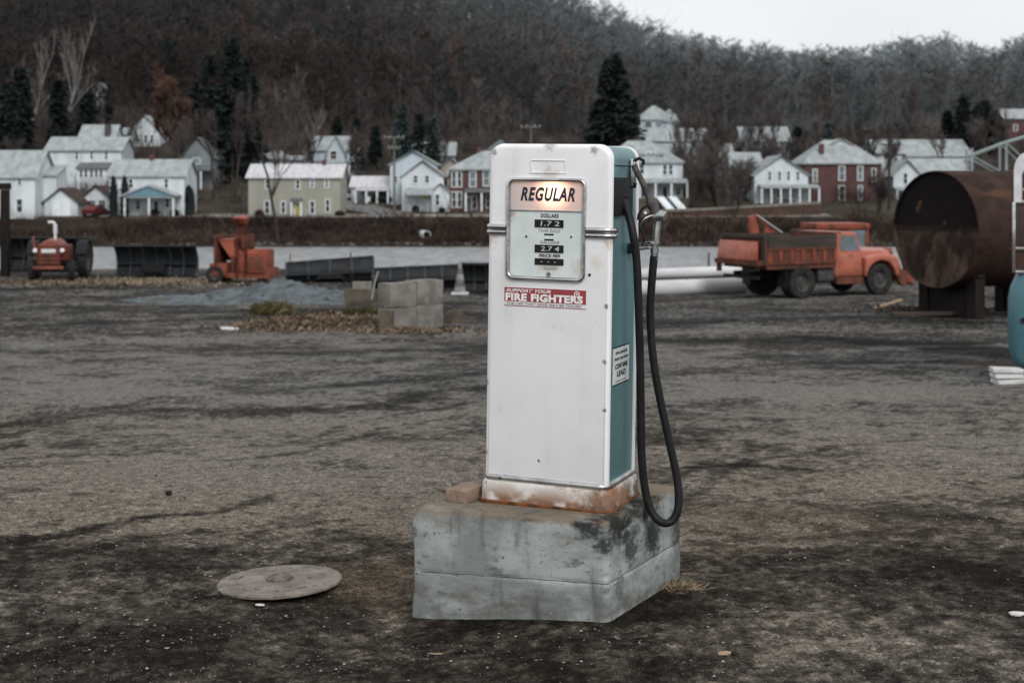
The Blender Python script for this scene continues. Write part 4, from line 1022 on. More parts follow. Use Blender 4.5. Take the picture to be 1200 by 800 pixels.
# bank wall with pale coping on the right
def polywall(name, pts, h_, t, m, label, cat, cop=None):
    root = thing(name, label, cat, pts[0])
    o0 = Vector(pts[0]); wl, cp = MB(), MB()
    for a, b_ in zip(pts[:-1], pts[1:]):
        a, b_ = Vector(a) - o0, Vector(b_) - o0
        wl.prism([a + Vector((0, 0, -h_)), b_ + Vector((0, 0, -h_)), b_, a], (0, t, 0))
        cp.prism([a + Vector((0, -.1, .003)), b_ + Vector((0, -.1, .003)), b_ + Vector((0, -.1, .3)), a + Vector((0, -.1, .3))], (0, t + .2, 0))
    wl.build('wall', m, root); cp.build('coping', cop or CONC, root)
    return root
BANKW = mat('reddish_bank_masonry', (.085, .05, .04), (.055, .036, .03), .9, scale=.8)
polywall('bank_wall', [at(735, 250, 178), at(830, 246.5, 178), at(890, 243, 178.5), at(962, 239, 179.5)], 2.2, .5, BANKW, 'low reddish river wall with pale coping below the right hand houses', 'wall')
# clipped evergreens, planters, cars, signs, poles
def leafball(name, label, cat, px, row, wpx, hpx, m, shape='ball', n=900, group=None, D=None, seed=1, stem=None):
    D = D or hill_pt(px, row).y; s = F / D; rs = np.random.default_rng(seed)
    o = at(px, row, D); root = thing(name, label, cat, o, (0, 0, 0), group)
    w, h_ = wpx / s / 2, hpx / s
    z = rs.random(n); a = rs.random(n) * 6.283
    if shape == 'cone': prof = (1 - z) ** .55 * np.minimum(1, z * 8 + .5)
    elif shape == 'column': prof = np.minimum(1, (1 - z) * 3.0) ** .6 * np.minimum(1, z * 6 + .6)
    else: prof = np.sqrt(np.clip(1 - (2 * z - 1) ** 2, 0, 1))
    r = w * prof * (0.72 + .33 * rs.random(n))
    c = np.stack([r * np.cos(a), r * np.sin(a), z * h_], 1)
    sz = (.10 + .10 * rs.random(n)) * (w * .55 + .45)
    d1 = rs.normal(size=(n, 3)); d1 /= np.linalg.norm(d1, axis=1)[:, None]
    d2 = np.cross(d1, rs.normal(size=(n, 3))); d2 /= np.linalg.norm(d2, axis=1)[:, None]
    V = np.stack([c - d1 * sz[:, None], c + d2 * sz[:, None] * .6, c + d1 * sz[:, None], c - d2 * sz[:, None] * .6], 1).reshape(-1, 3)
    np_obj('foliage', V, np.arange(n * 4).reshape(-1, 4), m, parent=root)
    core = MB(); k = 9
    zs = np.linspace(0, 1, k)
    pf = (1 - zs) ** .55 if shape == 'cone' else (np.minimum(1, (1 - zs) * 3) ** .6 if shape == 'column' else np.sqrt(np.clip(1 - (2 * zs - 1) ** 2, 0, 1)))
    core.lathe([(max(.01, w * .78 * p), zz * h_) for p, zz in zip(pf, zs)], 10)
    core.tube([(0, 0, -.6), (0, 0, h_ * .3)], .06, 5)
    core.build('inner_crown', m, root)
    return root
leafball('clipped_evergreen', 'dark narrow clipped evergreen left of the porch, left one of the pair', 'evergreen', 133, 256, 11, 50, NEEDLE, 'column', 700, 'clipped evergreens by the porch', seed=11)
leafball('clipped_evergreen', 'dark clipped evergreen touching the blue gabled porch, right one of the pair', 'evergreen', 146, 256, 11, 50, NEEDLE, 'column', 700, 'clipped evergreens by the porch', seed=12)
leafball('clipped_evergreen', 'dark clipped evergreen standing alone at the right end of the porch house', 'evergreen', 221.5, 253, 14, 36, NEEDLE, 'column', 700, 'clipped evergreens by the porch', seed=13)
leafball('potted_shrub', 'dark round shrub left of the porch steps', 'shrub', 182, 254, 11, 9, NEEDLE, 'ball', 350, 'shrubs at house doors', seed=14)
leafball('potted_shrub', 'dark round shrub at the right end of the blue gabled porch', 'shrub', 205, 254, 11, 9, NEEDLE, 'ball', 350, 'shrubs at house doors', seed=15)
leafball('door_shrub', 'round dark shrub at the door of the gable fronted white house', 'shrub', 487, 249, 9, 8, NEEDLE, 'ball', 350, 'shrubs at house doors', seed=16)
leafball('corner_shrub', 'dark shrub at the corner of the brick house behind the pump', 'shrub', 518, 249, 8, 6, NEEDLE, 'ball', 250, 'shrubs at house doors', seed=17)
RBUSH = mat('reddish_bush', (.05, .028, .024), (.03, .02, .018), .9, scale=1)
leafball('red_bush', 'reddish bush at the left corner of the green house', 'shrub', 304, 254, 10, 8, RBUSH, 'ball', 300, 'shrubs at house doors', seed=18)
leafball('red_bush', 'reddish bush at the right corner of the green house', 'shrub', 398, 254, 12, 7, RBUSH, 'ball', 300, 'shrubs at house doors', seed=19)
leafball('dark_hedge', 'dark hedge in front of the low white carport', 'hedge', 447, 240, 24, 14, NEEDLE, 'ball', 600, seed=20)
leafball('dark_hedge', 'big dark bush between the green house and the low white building', 'hedge', 405, 226, 10, 18, NEEDLE, 'ball', 500, seed=21)

def small_car(label, px, row, m, yaw, scale=1.0, D=None, group='cars parked across the river'):
    p = hill_pt(px, row); root = thing('parked_car', label, 'car', (p.x, p.y, p.z + .02), (0, 0, R(yaw)), group)
    pr = [(-2.2, .35), (2.2, .35), (2.25, .75), (1.2, .95), (.6, 1.4), (-1.1, 1.42), (-1.7, 1.0), (-2.25, .95)]
    MB().prism([(x, -.85, z) for x, z in pr], (0, 1.7, 0)).build('body', m, root, bevel=.08)
    for y in (-.86, .86): MB().prism([(1.0, y - .01, .97), (.55, y - .01, 1.34), (-1.05, y - .01, 1.36), (-1.5, y - .01, 1.0)], (0, .02, 0)).build('window', PANE, root)
    for x in (-1.35, 1.35):
        for y in (-.8, .8):
            MB().tube([(x, y - .1, .32), (x, y + .1, .32)], .32, 12).build('wheel', TYRE, root)
small_car('white car parked under the dark trees left of the green house', 258, 203, VANWHITE, 25)
small_car('pale car parked behind the tall trunks left of the green house', 287, 209, mat('pale_green_car', (.35, .42, .42), (.3, .36, .36), .4), 40)
small_car('white car by the right corner of the green house', 405, 235, VANWHITE, 15)
RC = mat('dark_red_car', (.10, .018, .018), (.08, .016, .016), .35)
small_car('dark red car nose out of the little white garage', 112, 254, RC, 80)

def pole(label, px, base, top, D=None, arms=((0, 2.6),), wp=.16, name='utility_pole', m=None, ang=0):
    p = hill_pt(px, base) if D is None else at(px, base, D); s = F / p.y
    root = thing(name, label, 'utility pole', p, (0, 0, R(ang)), 'utility poles along the far bank')
    h_ = (base - top) / s
    MB().tube([(0, 0, -.5), (0, 0, h_)], [wp, wp * .65], 8).build('post', m or POLE, root)
    for dz, L in arms:
        a = MB().b2(-L / 2, L / 2, -.2, -.09, h_ - dz - .22, h_ - dz).build('cross_arm', m or POLE, root)
        for k in (-.46, -.2, .2, .46):
            MB().tube([(L * k, -.145, h_ - dz - .001), (L * k, -.145, h_ - dz + .14)], .05, 6).build('insulator', LBL, a)
    return root
pole('pale utility pole with wide cross-arm in front of the white gabled houses', 462, 258, 161, arms=((0, 2.5), (1.3, 1.5)))
pole('utility pole behind the petrol pump, only its cross-arm showing above', 622, 256, 148, arms=((0, 2.5),))
pole('dark thick utility pole left of the rusty tank', 1042, 246, 158, arms=((1.2, 2.2),), wp=.22, m=BARK_D)
pole('slim pole near the wooded slope above the brick mansion', 1018, 200, 147, arms=((.6, 1.6),), wp=.18, m=BARK_D)
p = hill_pt(500, 247); s_ = F / p.y
sg = thing('road_sign', 'small yellow road sign before the white gable fronted house', 'road sign', (p.x, p.y - 1.5, p.z), (0, 0, 0))
MB().tube([(0, 0, -.2), (0, 0, 2.1)], .035, 6).build('post', STEEL, sg)
MB().box((0, -.06, 1.9), (.6, .03, .6), (0, R(45), 0)).build('sign_face', mat('yellow_sign', (.5, .36, .05), (.42, .3, .05), .5), sg)
p = hill_pt(431, 250)
sg = thing('small_sign', 'small grey sign on a thin post beside the side road', 'road sign', p)
MB().tube([(0, 0, -.2), (0, 0, 2.0)], .03, 6).build('post', STEEL, sg)
MB().b2(-.3, .3, -.07, -.035, 1.5, 2.1).build('sign_face', LBL, sg)
# culvert pipe sticking out of the far bank
p = hill_pt(497, 276)
cv = thing('culvert_pipe', 'pale drain pipe sticking out of the dark far bank', 'drain pipe', p, (0, 0, R(25)))
MB().lathe([(.55, -2.0), (.55, .9), (.47, .9), (.47, -2.0)], 18, Matrix.Rotation(R(90), 4, 'X')).build('pipe', PIPE, cv)
MB().lathe([(0, -.3), (.46, -.3)], 18, Matrix.Rotation(R(90), 4, 'X')).build('dark_mouth', BLACKM, cv)
# iron truss bridge at the right
br = thing('truss_bridge', 'pale green iron truss bridge rising behind the rusty tank at the right edge', 'bridge', at(1139, 205, 165), (0, 0, R(-12)))
def zt(x): return 2.2 + 4.2 * (1 - ((x - 19) / 19) ** 2)
for y in (0, 6):
    ch = MB(); xs = [i * 3.8 for i in range(0, 11)]
    top = [(x, y, zt(x)) for x in xs]
    for a, b_ in zip(top[:-1], top[1:]): ch.tube([a, b_], .17, 4)
    ch.build('top_chord', GREENST, br)
    MB().b2(-1, 39, y - .15, y + .15, -.5, 0).build('bottom_chord', GREENST, br)
    for i, x in enumerate(xs):
        MB().b2(x - .12, x + .12, y - .12, y + .12, -.001, zt(x) + (.9 if i == 0 else 0)).build('upright', GREENST, br)
        if i < 10:
            MB().tube([(x, y, zt(x) if i < 5 else 0), (x + 3.8, y, 0 if i < 5 else zt(x + 3.8))], .09, 4).build('diagonal', GREENST, br)
MB().b2(-1, 39, .2, 5.8, -.45, -.05).build('deck', ASPH, br)
for k in (1, 4, 7, 9):
    MB().b2(k * 3.8 - .1, k * 3.8 + .1, .1, 5.9, zt(k * 3.8) - .1, zt(k * 3.8) + .05).build('cross_strut', GREENST, br)
for x in (0, 38): MB().b2(x - 1.2, x + 1.2, -.4, 6.4, -9, -.51).build('pier', CONC_D, br)
# ------------------------------------------------------------------ trees
def conifer(label, px, base, top, wpx, m, seed, D=None, group='dark evergreens across the river', n=2600, name='spruce_tree', open_=0.0):
    D = D or hill_pt(px, base).y; s = F / D; rs = np.random.default_rng(seed)
    o = at(px, base, D); o.z = min(o.z, float(hill_z(o.x, D)) + .2)
    h_ = CAMZ - (top - HZ) / s - o.z; w = wpx / s / 2
    root = thing(name, label, 'evergreen tree', o, (0, 0, 0), group)
    MB().tube([(0, 0, -.5), (0, 0, h_ * .97)], [max(.16, w * .09), .03], 7).build('trunk', BARK_D, root)
    nb = 170 if not open_ else 105
    zb = (0.06 + .94 * rs.random(nb) ** .85)
    ab = rs.random(nb) * 6.283; Lb = w * (1 - zb) ** .72 * (.65 + .5 * rs.random(nb)) + .15
    per = n // nb
    bi = np.repeat(np.arange(nb), per); t = rs.random(len(bi)) ** .7
    r = Lb[bi] * t
    z = zb[bi] * h_ - r * .28 + .12 * r * r / max(w, 1) + rs.normal(0, .18, len(bi))
    aa = ab[bi] + rs.normal(0, .16, len(bi)) / (t + .3)
    c = np.stack([r * np.cos(aa), r * np.sin(aa), z], 1)
    L = (.42 + .5 * rs.random(len(bi))) * (w * .14 + .42)
    dr = np.stack([np.cos(aa + rs.normal(0, .6, len(bi))), np.sin(aa + rs.normal(0, .6, len(bi))), -.25 + rs.normal(0, .25, len(bi))], 1)
    sd = np.cross(dr, rs.normal(size=dr.shape)); sd /= np.linalg.norm(sd, axis=1)[:, None]
    V = np.stack([c - sd * .24 * L[:, None], c + sd * .24 * L[:, None], c + dr * L[:, None] + sd * .26 * L[:, None], c + dr * L[:, None] * 1.1 - sd * .18 * L[:, None]], 1).reshape(-1, 3)
    V[:, 2] = np.maximum(V[:, 2], .05)
    np_obj('crown', V, np.arange(len(V)).reshape(-1, 4), m, parent=root)
    return root
conifer('tall dark spruce at the left edge, standing behind the white farmhouse', 24, 205, 80, 50, NEEDLE, 1, n=3600)
conifer('dark spruce right behind the farmhouse roof, second from left', 68, 200, 93, 42, NEEDLE, 2, n=3000)
conifer('dark spruce right of the farmhouse chimney', 104, 190, 106, 36, NEEDLE, 3, n=2600)
conifer('slim dark spruce left of the hill cottage', 128, 190, 124, 22, NEEDLE, 4, n=1600)
conifer('shaggy dark pine with two levels of limbs above the rust red tree', 272, 216, 46, 62, NEEDLE, 5, n=3600, open_=1, name='pine_tree')
conifer('dark pine left of the shaggy one, leaning crown', 244, 205, 62, 46, NEEDLE, 6, n=2200, open_=1, name='pine_tree')
conifer('dark pine between the grey house and the green house', 296, 212, 90, 44, NEEDLE, 7, n=2600, open_=1, name='pine_tree')
conifer('blue green spruce, tallest of the three above the long grey house', 472, 203, 124, 27, NEEDLE_B, 8, n=2600)
conifer('dark narrow spruce in the middle of the three above the long grey house', 491, 203, 134, 20, NEEDLE, 9, n=1700)
conifer('blue green spruce, rightmost of the three above the long grey house', 507, 203, 137, 20, NEEDLE_B, 10, n=1700)
conifer('small dark conifer right of the pale blue cross gabled house', 418, 206, 139, 20, NEEDLE, 11, n=1600)
conifer('huge dark pine with layered limbs just above the top of the petrol pump', 718, 196, 66, 84, NEEDLE, 12, n=5200, name='pine_tree')
conifer('dark rounded conifer behind the brick mansion roof', 969, 196, 145, 22, NEEDLE_B, 13, n=1700)
conifer('tall dark spruce in the group at the right, its pointed left one', 1129, 178, 112, 30, NEEDLE, 14, n=2200)
conifer('broad dark conifer in the group at the right, beside the pointed one', 1152, 180, 120, 52, NEEDLE, 15, n=3400)
conifer('lone dark pine at the right edge on the skyline', 1197, 120, 68, 16, NEEDLE, 16, n=1500)

def bare(label, px, base, top, wpx, seed, trunk_m, twig_m, D=None, name='bare_tree', group='bare trees across the river', twigs=900, lean=0.0, r0=.2, cat='bare tree', tl=1.0, tw=.035, upr=.55, multi=1, z0=None, hill=True):
    if D is None: D = hill_pt(px, base).y
    s = F / D; o = at(px, base, D)
    if hill: o.z = float(hill_z(o.x, D))
    h_ = CAMZ - (top - HZ) / s - o.z; w = wpx / s / 2
    root = thing(name, label, cat, o, (0, 0, 0), group)
    rs = random.Random(seed); tb = MB(); ends = []
    def grow(p, d, L, r, lev):
        n = 4; pts = [p]; rad = [r]
        for i in range(n):
            d = (d + Vector((rs.gauss(0, .13), rs.gauss(0, .13), .05 * lev))).normalized()
            p = p + d * L / n; pts.append(p); rad.append(max(.014, r * (1 - .55 * (i + 1) / n)))
        tb.tube(pts, rad, 6 if lev < 1 else 4, False)
        if lev >= 1: ends.append((pts, L))
        if lev >= 3: return
        k = (6 if lev == 0 else 4)
        for j in range(k):
            q = rs.uniform(.35 if lev == 0 else .25, 1); idx = min(n - 1, int(q * n)); b = pts[idx].lerp(pts[idx + 1], q * n - idx)
            a = rs.uniform(0, 6.283); side = Vector((math.cos(a) * w * .55, math.sin(a) * w * .55, h_ * upr * rs.uniform(.25, .6))).normalized()
            nd_ = (d * .55 + side * .9).normalized()
            grow(b, nd_, L * rs.uniform(.42, .62), rad[idx] * .55, lev + 1)
    for k in range(multi):
        a = rs.uniform(0, 6.28)
        d0 = Vector((lean + (.22 * math.cos(a) if multi > 1 else 0), .22 * math.sin(a) if multi > 1 else 0, 1)).normalized()
        grow(Vector((0, 0, -.3)), d0, h_ * (.68 if multi == 1 else rs.uniform(.5, .68)), r0, 0)
    tb.build('trunk', trunk_m, root, angle=80)
    g = np.random.default_rng(seed); P0, Dr, Ls = [], [], []
    for i in range(twigs):
        pts, L = ends[int(g.random() * len(ends))]; k = int(g.random() * 4); b = pts[k].lerp(pts[k + 1], g.random())
        d = (pts[k + 1] - pts[k]).normalized() * .7 + Vector(g.normal(0, .55, 3)) + Vector((0, 0, .2))
        P0.append(b[:]); Dr.append(d.normalized()[:]); Ls.append(tl * (.4 + .9 * g.random()))
    P0, Dr, Ls = np.array(P0), np.array(Dr), np.array(Ls)
    sd = np.cross(Dr, g.normal(size=Dr.shape)); sd /= np.linalg.norm(sd, axis=1)[:, None]
    V = np.stack([P0 - sd * tw, P0 + sd * tw, P0 + Dr * Ls[:, None]], 1).reshape(-1, 3)
    np_obj('crown', V, np.arange(len(V)).reshape(-1, 3), twig_m, parent=root)
    return root
bare('thin dark bare tree on the far bank in front of the green house', 326, 292, 120, 70, 21, BARK_D, TWIG, D=167.5, twigs=700, r0=.22, tl=1.1, tw=.03)
bare('white barked sycamore with forked limbs above the farmhouse, the left one', 34, 196, 40, 60, 22, BARK_W, TWIG_P, twigs=500, r0=.34, tl=1.4, tw=.04)
bare('white barked sycamore with forked limbs above the farmhouse, the right one', 60, 192, 36, 50, 23, BARK_W, TWIG_P, twigs=500, r0=.34, tl=1.4, tw=.04)
bare('pale bare sycamore rising behind the left part of the green house', 331, 214, 92, 60, 24, BARK, TWIG_P, twigs=700, r0=.22, tl=1.4, tw=.04)
bare('whitish sycamore trunk above the middle of the green house roof', 351, 212, 132, 44, 25, BARK_W, TWIG_P, twigs=450, r0=.3, tl=1.2, tw=.035)
bare('dark bare fruit tree beside the pale blue cross gabled house', 366, 212, 158, 34, 26, BARK_D, TWIG, twigs=500, r0=.2, tl=1.0, upr=.3, tw=.03)
bare('rust leaved tree beside the hill cottage', 211, 206, 100, 130, 27, BARK_D, TWIG_R, twigs=6000, r0=.3, tl=.9, tw=.10)
bare('young bare tree before the hill cottage', 153, 186, 132, 24, 28, BARK_D, TWIG, twigs=350, r0=.12, tl=.8)
bare('grey bare tree in front of the grey gabled house', 214, 226, 140, 44, 29, BARK, TWIG, twigs=600, r0=.2, tl=1.0)
bare('tall dark bare trunk right of the grey gabled house', 250, 234, 130, 34, 30, BARK_D, TWIG, twigs=500, r0=.26)
bare('straight dark bare trunk left of the green house', 275, 232, 120, 34, 31, BARK_D, TWIG, twigs=500, r0=.24)
bare('broad grey brown crown between the turret house and the scrub', 838, 210, 138, 62, 32, BARK, TWIG, twigs=2600, r0=.3, tl=1.0, tw=.05)
for i, (px, base, top, w) in enumerate([(812, 246, 168, 44), (838, 246, 176, 50), (862, 244, 172, 46), (826, 236, 160, 40), (850, 232, 168, 40), (880, 214, 172, 36), (898, 208, 160, 40), (912, 200, 152, 36), (868, 206, 150, 36), (940, 196, 160, 34), (806, 238, 158, 46), (820, 248, 190, 40), (846, 248, 186, 46), (832, 222, 148, 44), (856, 246, 192, 42), (872, 236, 182, 36), (818, 214, 146, 44), (890, 206, 166, 36)]):
    bare('bare multi-stemmed scrub tree between the square house and the veranda house', px, base, top, w, 40 + i, BARK_D if i % 2 else BARK, TWIG if i % 3 else TWIG_P, name='scrub_tree', group='scrub trees between the right hand houses', twigs=1100, r0=.13, tl=.9, tw=.03, multi=3)
bare('dark leaning bare tree over the river wall left of the veranda house', 858, 256, 186, 70, 60, BARK_D, TWIG, twigs=600, r0=.22, lean=.5, tl=1.0)
bare('grey purple bare tree between broad conifer and the bridge', 1160, 196, 146, 40, 61, BARK, TWIG, twigs=1600, r0=.2, tl=.8, tw=.05)
bare('bare tree at the left end of the long white hall', 1038, 214, 150, 24, 62, BARK_D, TWIG, twigs=400, r0=.16)
bare('bare bushy tree between veranda house and tank', 1030, 250, 196, 46, 63, BARK_D, TWIG, twigs=1500, r0=.16, multi=3, tl=.9)

# bare trees standing between and behind the houses
tr_ = random.Random(77)
for i in range(46):
    px = tr_.uniform(0, 560) if i % 2 else tr_.uniform(745, 1180)
    base = tr_.uniform(176, 216); top = base - tr_.uniform(42, 84)
    bare('leafless grey brown tree standing among the village houses', px, base, top, tr_.uniform(26, 52), 500 + i, BARK_D if i % 3 else BARK, TWIG if i % 4 else TWIG_P, group='leafless trees among the village houses', twigs=750, r0=.17, tl=1.1, tw=.035)
for i, (px, base, top, w_) in enumerate([(8, 200, 96, 40), (86, 176, 90, 34), (230, 190, 96, 40), (262, 206, 100, 44), (288, 200, 70, 40), (700, 176, 120, 40), (742, 180, 118, 26), (1166, 176, 130, 34), (1110, 172, 132, 24), (935, 186, 150, 22), (440, 200, 150, 20), (395, 196, 138, 20)]):
    conifer('dark evergreen in the gloomy row behind the village houses', px, base, top, w_, NEEDLE, 700 + i, group='dark evergreens behind the village houses', n=2200)

# ---- brush on the far bank: nobody could count it
def brush(name, n, xr, yr, hmin, hmax, cols, seed, label, wd=.045, stems=16):
    g = np.random.default_rng(seed)
    x0 = xr[0] + (xr[1] - xr[0]) * g.random(n); y0 = yr[0] + (yr[1] - yr[0]) * g.random(n)
    z0 = hill_z(x0, y0); hh = hmin + (hmax - hmin) * g.random(n) ** 1.5
    b = np.repeat(np.arange(n), stems); m_ = len(b)
    hh = hh * (.45 + 1.1 * fbm(x0 * .14, y0 * .2, 3, seed)); hh = np.where(g.random(n) < .035, hh * 2.6, hh)
    d = np.stack([g.normal(0, .55, m_), g.normal(0, .45, m_), .55 + .7 * g.random(m_)], 1); d /= np.linalg.norm(d, axis=1)[:, None]
    p = np.stack([x0[b] + g.normal(0, .5, m_), y0[b] + g.normal(0, .3, m_), z0[b] - .1 + .5 * hh[b] * g.random(m_)], 1)
    L = hh[b] * (.4 + .6 * g.random(m_)); sd = np.cross(d, g.normal(size=d.shape)); sd /= np.linalg.norm(sd, axis=1)[:, None]
    V = np.stack([p - sd * wd, p + sd * wd, p + d * L[:, None]], 1).reshape(-1, 3)
    c = cols[g.integers(0, len(cols), n)][b] * (.7 + .6 * g.random((m_, 1))) * (.15 + 1.8 * fbm(x0 * .11, y0 * .3, 4, seed + 3))[b][:, None]
    if name == 'undergrowth':                      # haze toward the right of the hill painted in as paler, bluer colour
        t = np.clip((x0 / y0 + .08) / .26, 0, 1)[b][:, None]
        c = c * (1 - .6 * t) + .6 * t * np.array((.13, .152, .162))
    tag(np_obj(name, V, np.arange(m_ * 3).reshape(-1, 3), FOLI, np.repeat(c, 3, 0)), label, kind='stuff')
FOLI = mat_attr('twiggy_growth', .95, spec=.0)
brush('bank_brush', 3000, (-70, 70), (166.8, 175.2), .5, 1.5, np.array([(.032, .023, .020), (.045, .03, .026), (.028, .024, .021), (.05, .033, .026), (.075, .063, .048), (.036, .026, .023)]), 5, 'dark reddish brush covering the far river bank')
brush('slope_brush', 2600, (-100, 100), (192, 300), .8, 3.2, np.array([(.055, .045, .041), (.07, .057, .052), (.045, .038, .036), (.085, .072, .064)]), 6, 'thin winter brush among the village houses', stems=30)
n = 700; gx_ = rng.random(n) * 140 - 70; gy_ = 166.6 + rng.random(n) * 1.6
tag(stones('bank_stones', gx_, gy_, hill_z(gx_, gy_), .12 + .35 * rng.random(n) ** 3, (.06 + .10 * rng.random(n) ** 2)[:, None] * np.array([1.02, 1, .97]), GRAVEL), 'pale stones along the far waterline', kind='stuff')

# ---- the wooded hill reads as one mass
def forest():
    g = np.random.default_rng(99)
    tmpl = []
    for t in range(9):
        r = random.Random(200 + t); mb = MB(); H = 1.0
        lean = Vector((r.gauss(0, .05), r.gauss(0, .05), 1))
        mb.tube([lean * 0 - Vector((0, 0, .05)), lean * .45, lean * .95], [.010, .008, .002], 4, False)
        nt_ = len(mb.v); P0 = []
        for k in range(16):
            zz = r.uniform(.22, .92); b = lean * zz; a = r.uniform(0, 6.283); L = (.30 * (1.05 - zz) + .09) * r.uniform(.7, 1.2)
            d = Vector((math.cos(a), math.sin(a), r.uniform(.5, 1.5))).normalized()
            e = b + d * L; mid = b.lerp(e, .5) + Vector((r.gauss(0, .02), r.gauss(0, .02), 0))
            sd = d.cross(Vector((r.gauss(0, 1), r.gauss(0, 1), r.gauss(0, 1)))).normalized() * .0042
            mb.add([b - sd, b + sd, mid + sd * .7, mid - sd * .7], [(0, 1, 2), (0, 2, 3)]); mb.add([mid - sd * .7, mid + sd * .7, e], [(0, 1, 2)])
            P0.append((b, e, L))
        for k in range(400):
            b, e, L = P0[int(r.random() * 16)]; q = b.lerp(e, r.uniform(.25, 1)); d = ((e - b).normalized() * .8 + Vector((r.gauss(0, .6), r.gauss(0, .6), r.gauss(.15, .5)))).normalized()
            l = r.uniform(.03, .105); sd = d.cross(Vector((r.gauss(0, 1), r.gauss(0, 1), r.gauss(0, 1)))).normalized() * r.uniform(.0018, .0048)
            mb.add([q - sd, q + sd, q + d * l], [(0, 1, 2)])
        tris = []
        for f in mb.f:
            if len(f) == 3: tris.append(f)
            else: tris += [(f[0], f[1], f[2]), (f[0], f[2], f[3])]
        tmpl.append((np.array([v[:] for v in mb.v]), np.array(tris), nt_))
    N = 3700
    u = np.where(g.random(N) < .9, g.random(N) * .86 - .43, g.random(N) * 1.2 - .6); dd = g.random(N); D = 268 + (np.interp(u, [-.4, -.1, .1, .4], [445, 445, 490, 565]) - 268) * dd ** .8
    x = u * D; z = hill_z(x, D)
    order = np.arange(N); Vs, Fs, Cs = [], [], []; off = 0
    pal = np.array([(.056, .048, .046), (.066, .054, .048), (.049, .046, .047), (.074, .064, .060), (.070, .053, .045), (.046, .050, .050), (.085, .076, .071)])
    patchn = fbm(x * .018, D * .018, 4, 300); clump = fbm(x * .05, D * .05, 3, 320)
    for i in order:
        Vt, Ft, nt_ = tmpl[int(g.random() * 9)]
        h_ = (8 + 9 * g.random() ** 1.3) ; a = g.random() * 6.283
        if D[i] < 285: h_ *= .8
        wd = 1.0 + .45 * g.random(); ca, sa = math.cos(a), math.sin(a)
        V = Vt * np.array([h_ * wd, h_ * wd, h_])
        V = np.stack([V[:, 0] * ca - V[:, 1] * sa + x[i], V[:, 0] * sa + V[:, 1] * ca + D[i], V[:, 2] + z[i]], 1)
        k = int(np.clip((patchn[i] - .28) * 12 + g.normal(0, 1.3), 0, 6)); c = pal[k] * (.82 + .36 * g.random()) * (.35 + 1.3 * clump[i])
        if g.random() < .05: c = np.array((.10, .058, .045)) * (.7 + .4 * g.random())
        if g.random() < .04: c = np.array((.022, .034, .033))
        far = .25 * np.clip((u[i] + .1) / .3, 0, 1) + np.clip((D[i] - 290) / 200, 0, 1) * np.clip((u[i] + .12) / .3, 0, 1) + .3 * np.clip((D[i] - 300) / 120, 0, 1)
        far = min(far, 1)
        c = c * (1 - .75 * far) + np.array((.205, .242, .262)) * .75 * far          # distance haze mixed into the tree colour, paler and greyer
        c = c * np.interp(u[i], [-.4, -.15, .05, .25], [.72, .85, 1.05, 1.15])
        cc = np.repeat(c[None], len(V), 0)
        cc[:nt_] *= 1.15 if g.random() < .3 else .85
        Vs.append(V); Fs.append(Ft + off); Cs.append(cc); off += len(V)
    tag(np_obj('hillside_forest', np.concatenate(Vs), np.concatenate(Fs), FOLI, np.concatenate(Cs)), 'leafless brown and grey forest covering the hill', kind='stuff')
brush('undergrowth', 4200, (-215, 215), (268, 470), 2.2, 6.5, np.array([(.050, .044, .042), (.060, .052, .048), (.044, .041, .041), (.066, .058, .054), (.058, .047, .041)]), 8, 'grey brown undergrowth between the trees on the hill', wd=.10, stems=26)
forest()
# ------------------------------------------------------------------ yard machinery
def wheel(parent, x, y, z, r, w, tyre=TYRE, rim=RIM, rimr=.56, steer=0.0):
    M_ = Matrix.Translation((x, y, z)) @ Matrix.Rotation(steer, 4, 'Z') @ Matrix.Rotation(R(90), 4, 'X')
    rr = r * rimr
    o = MB().lathe([(0, w * .18), (rr * .25, w * .22), (rr * .3, w * .12), (rr * .8, w * .05), (rr, w * .42), (rr, -w * .42), (rr * .8, -w * .05), (rr * .3, -w * .12), (rr * .25, -w * .22), (0, -w * .18)], 20, M_)
    for k in range(6):
        a = k * R(60); o.lathe([(0, w * .17), (r * .035, w * .16), (r * .035, -w * .16), (0, -w * .17)], 6, M_ @ Matrix.Translation((rr * .55 * math.cos(a), rr * .55 * math.sin(a), 0)))
    o = o.build('wheel', rim, parent)
    mb = MB().lathe([(rr * .98, w * .40), (r * .80, w * .5), (r * .94, w * .47), (r, w * .34), (r, -w * .34), (r * .94, -w * .47), (r * .80, -w * .5), (rr * .98, -w * .40)], 30, M_, closed=True)
    for k in range(30):
        a = 2 * math.pi * k / 30
        for sg in (-1, 1):
            c = M_ @ Vector(((r + .004) * math.cos(a + sg * .04), (r + .004) * math.sin(a + sg * .04), sg * w * .2))
            mb.box(c, (r * .06, w * .3, r * .10), M_.to_3x3() @ Matrix.Rotation(a, 3, 'Z') @ Matrix.Rotation(R(90), 3, 'X'))
    mb.build('tyre', tyre, o)
    return o

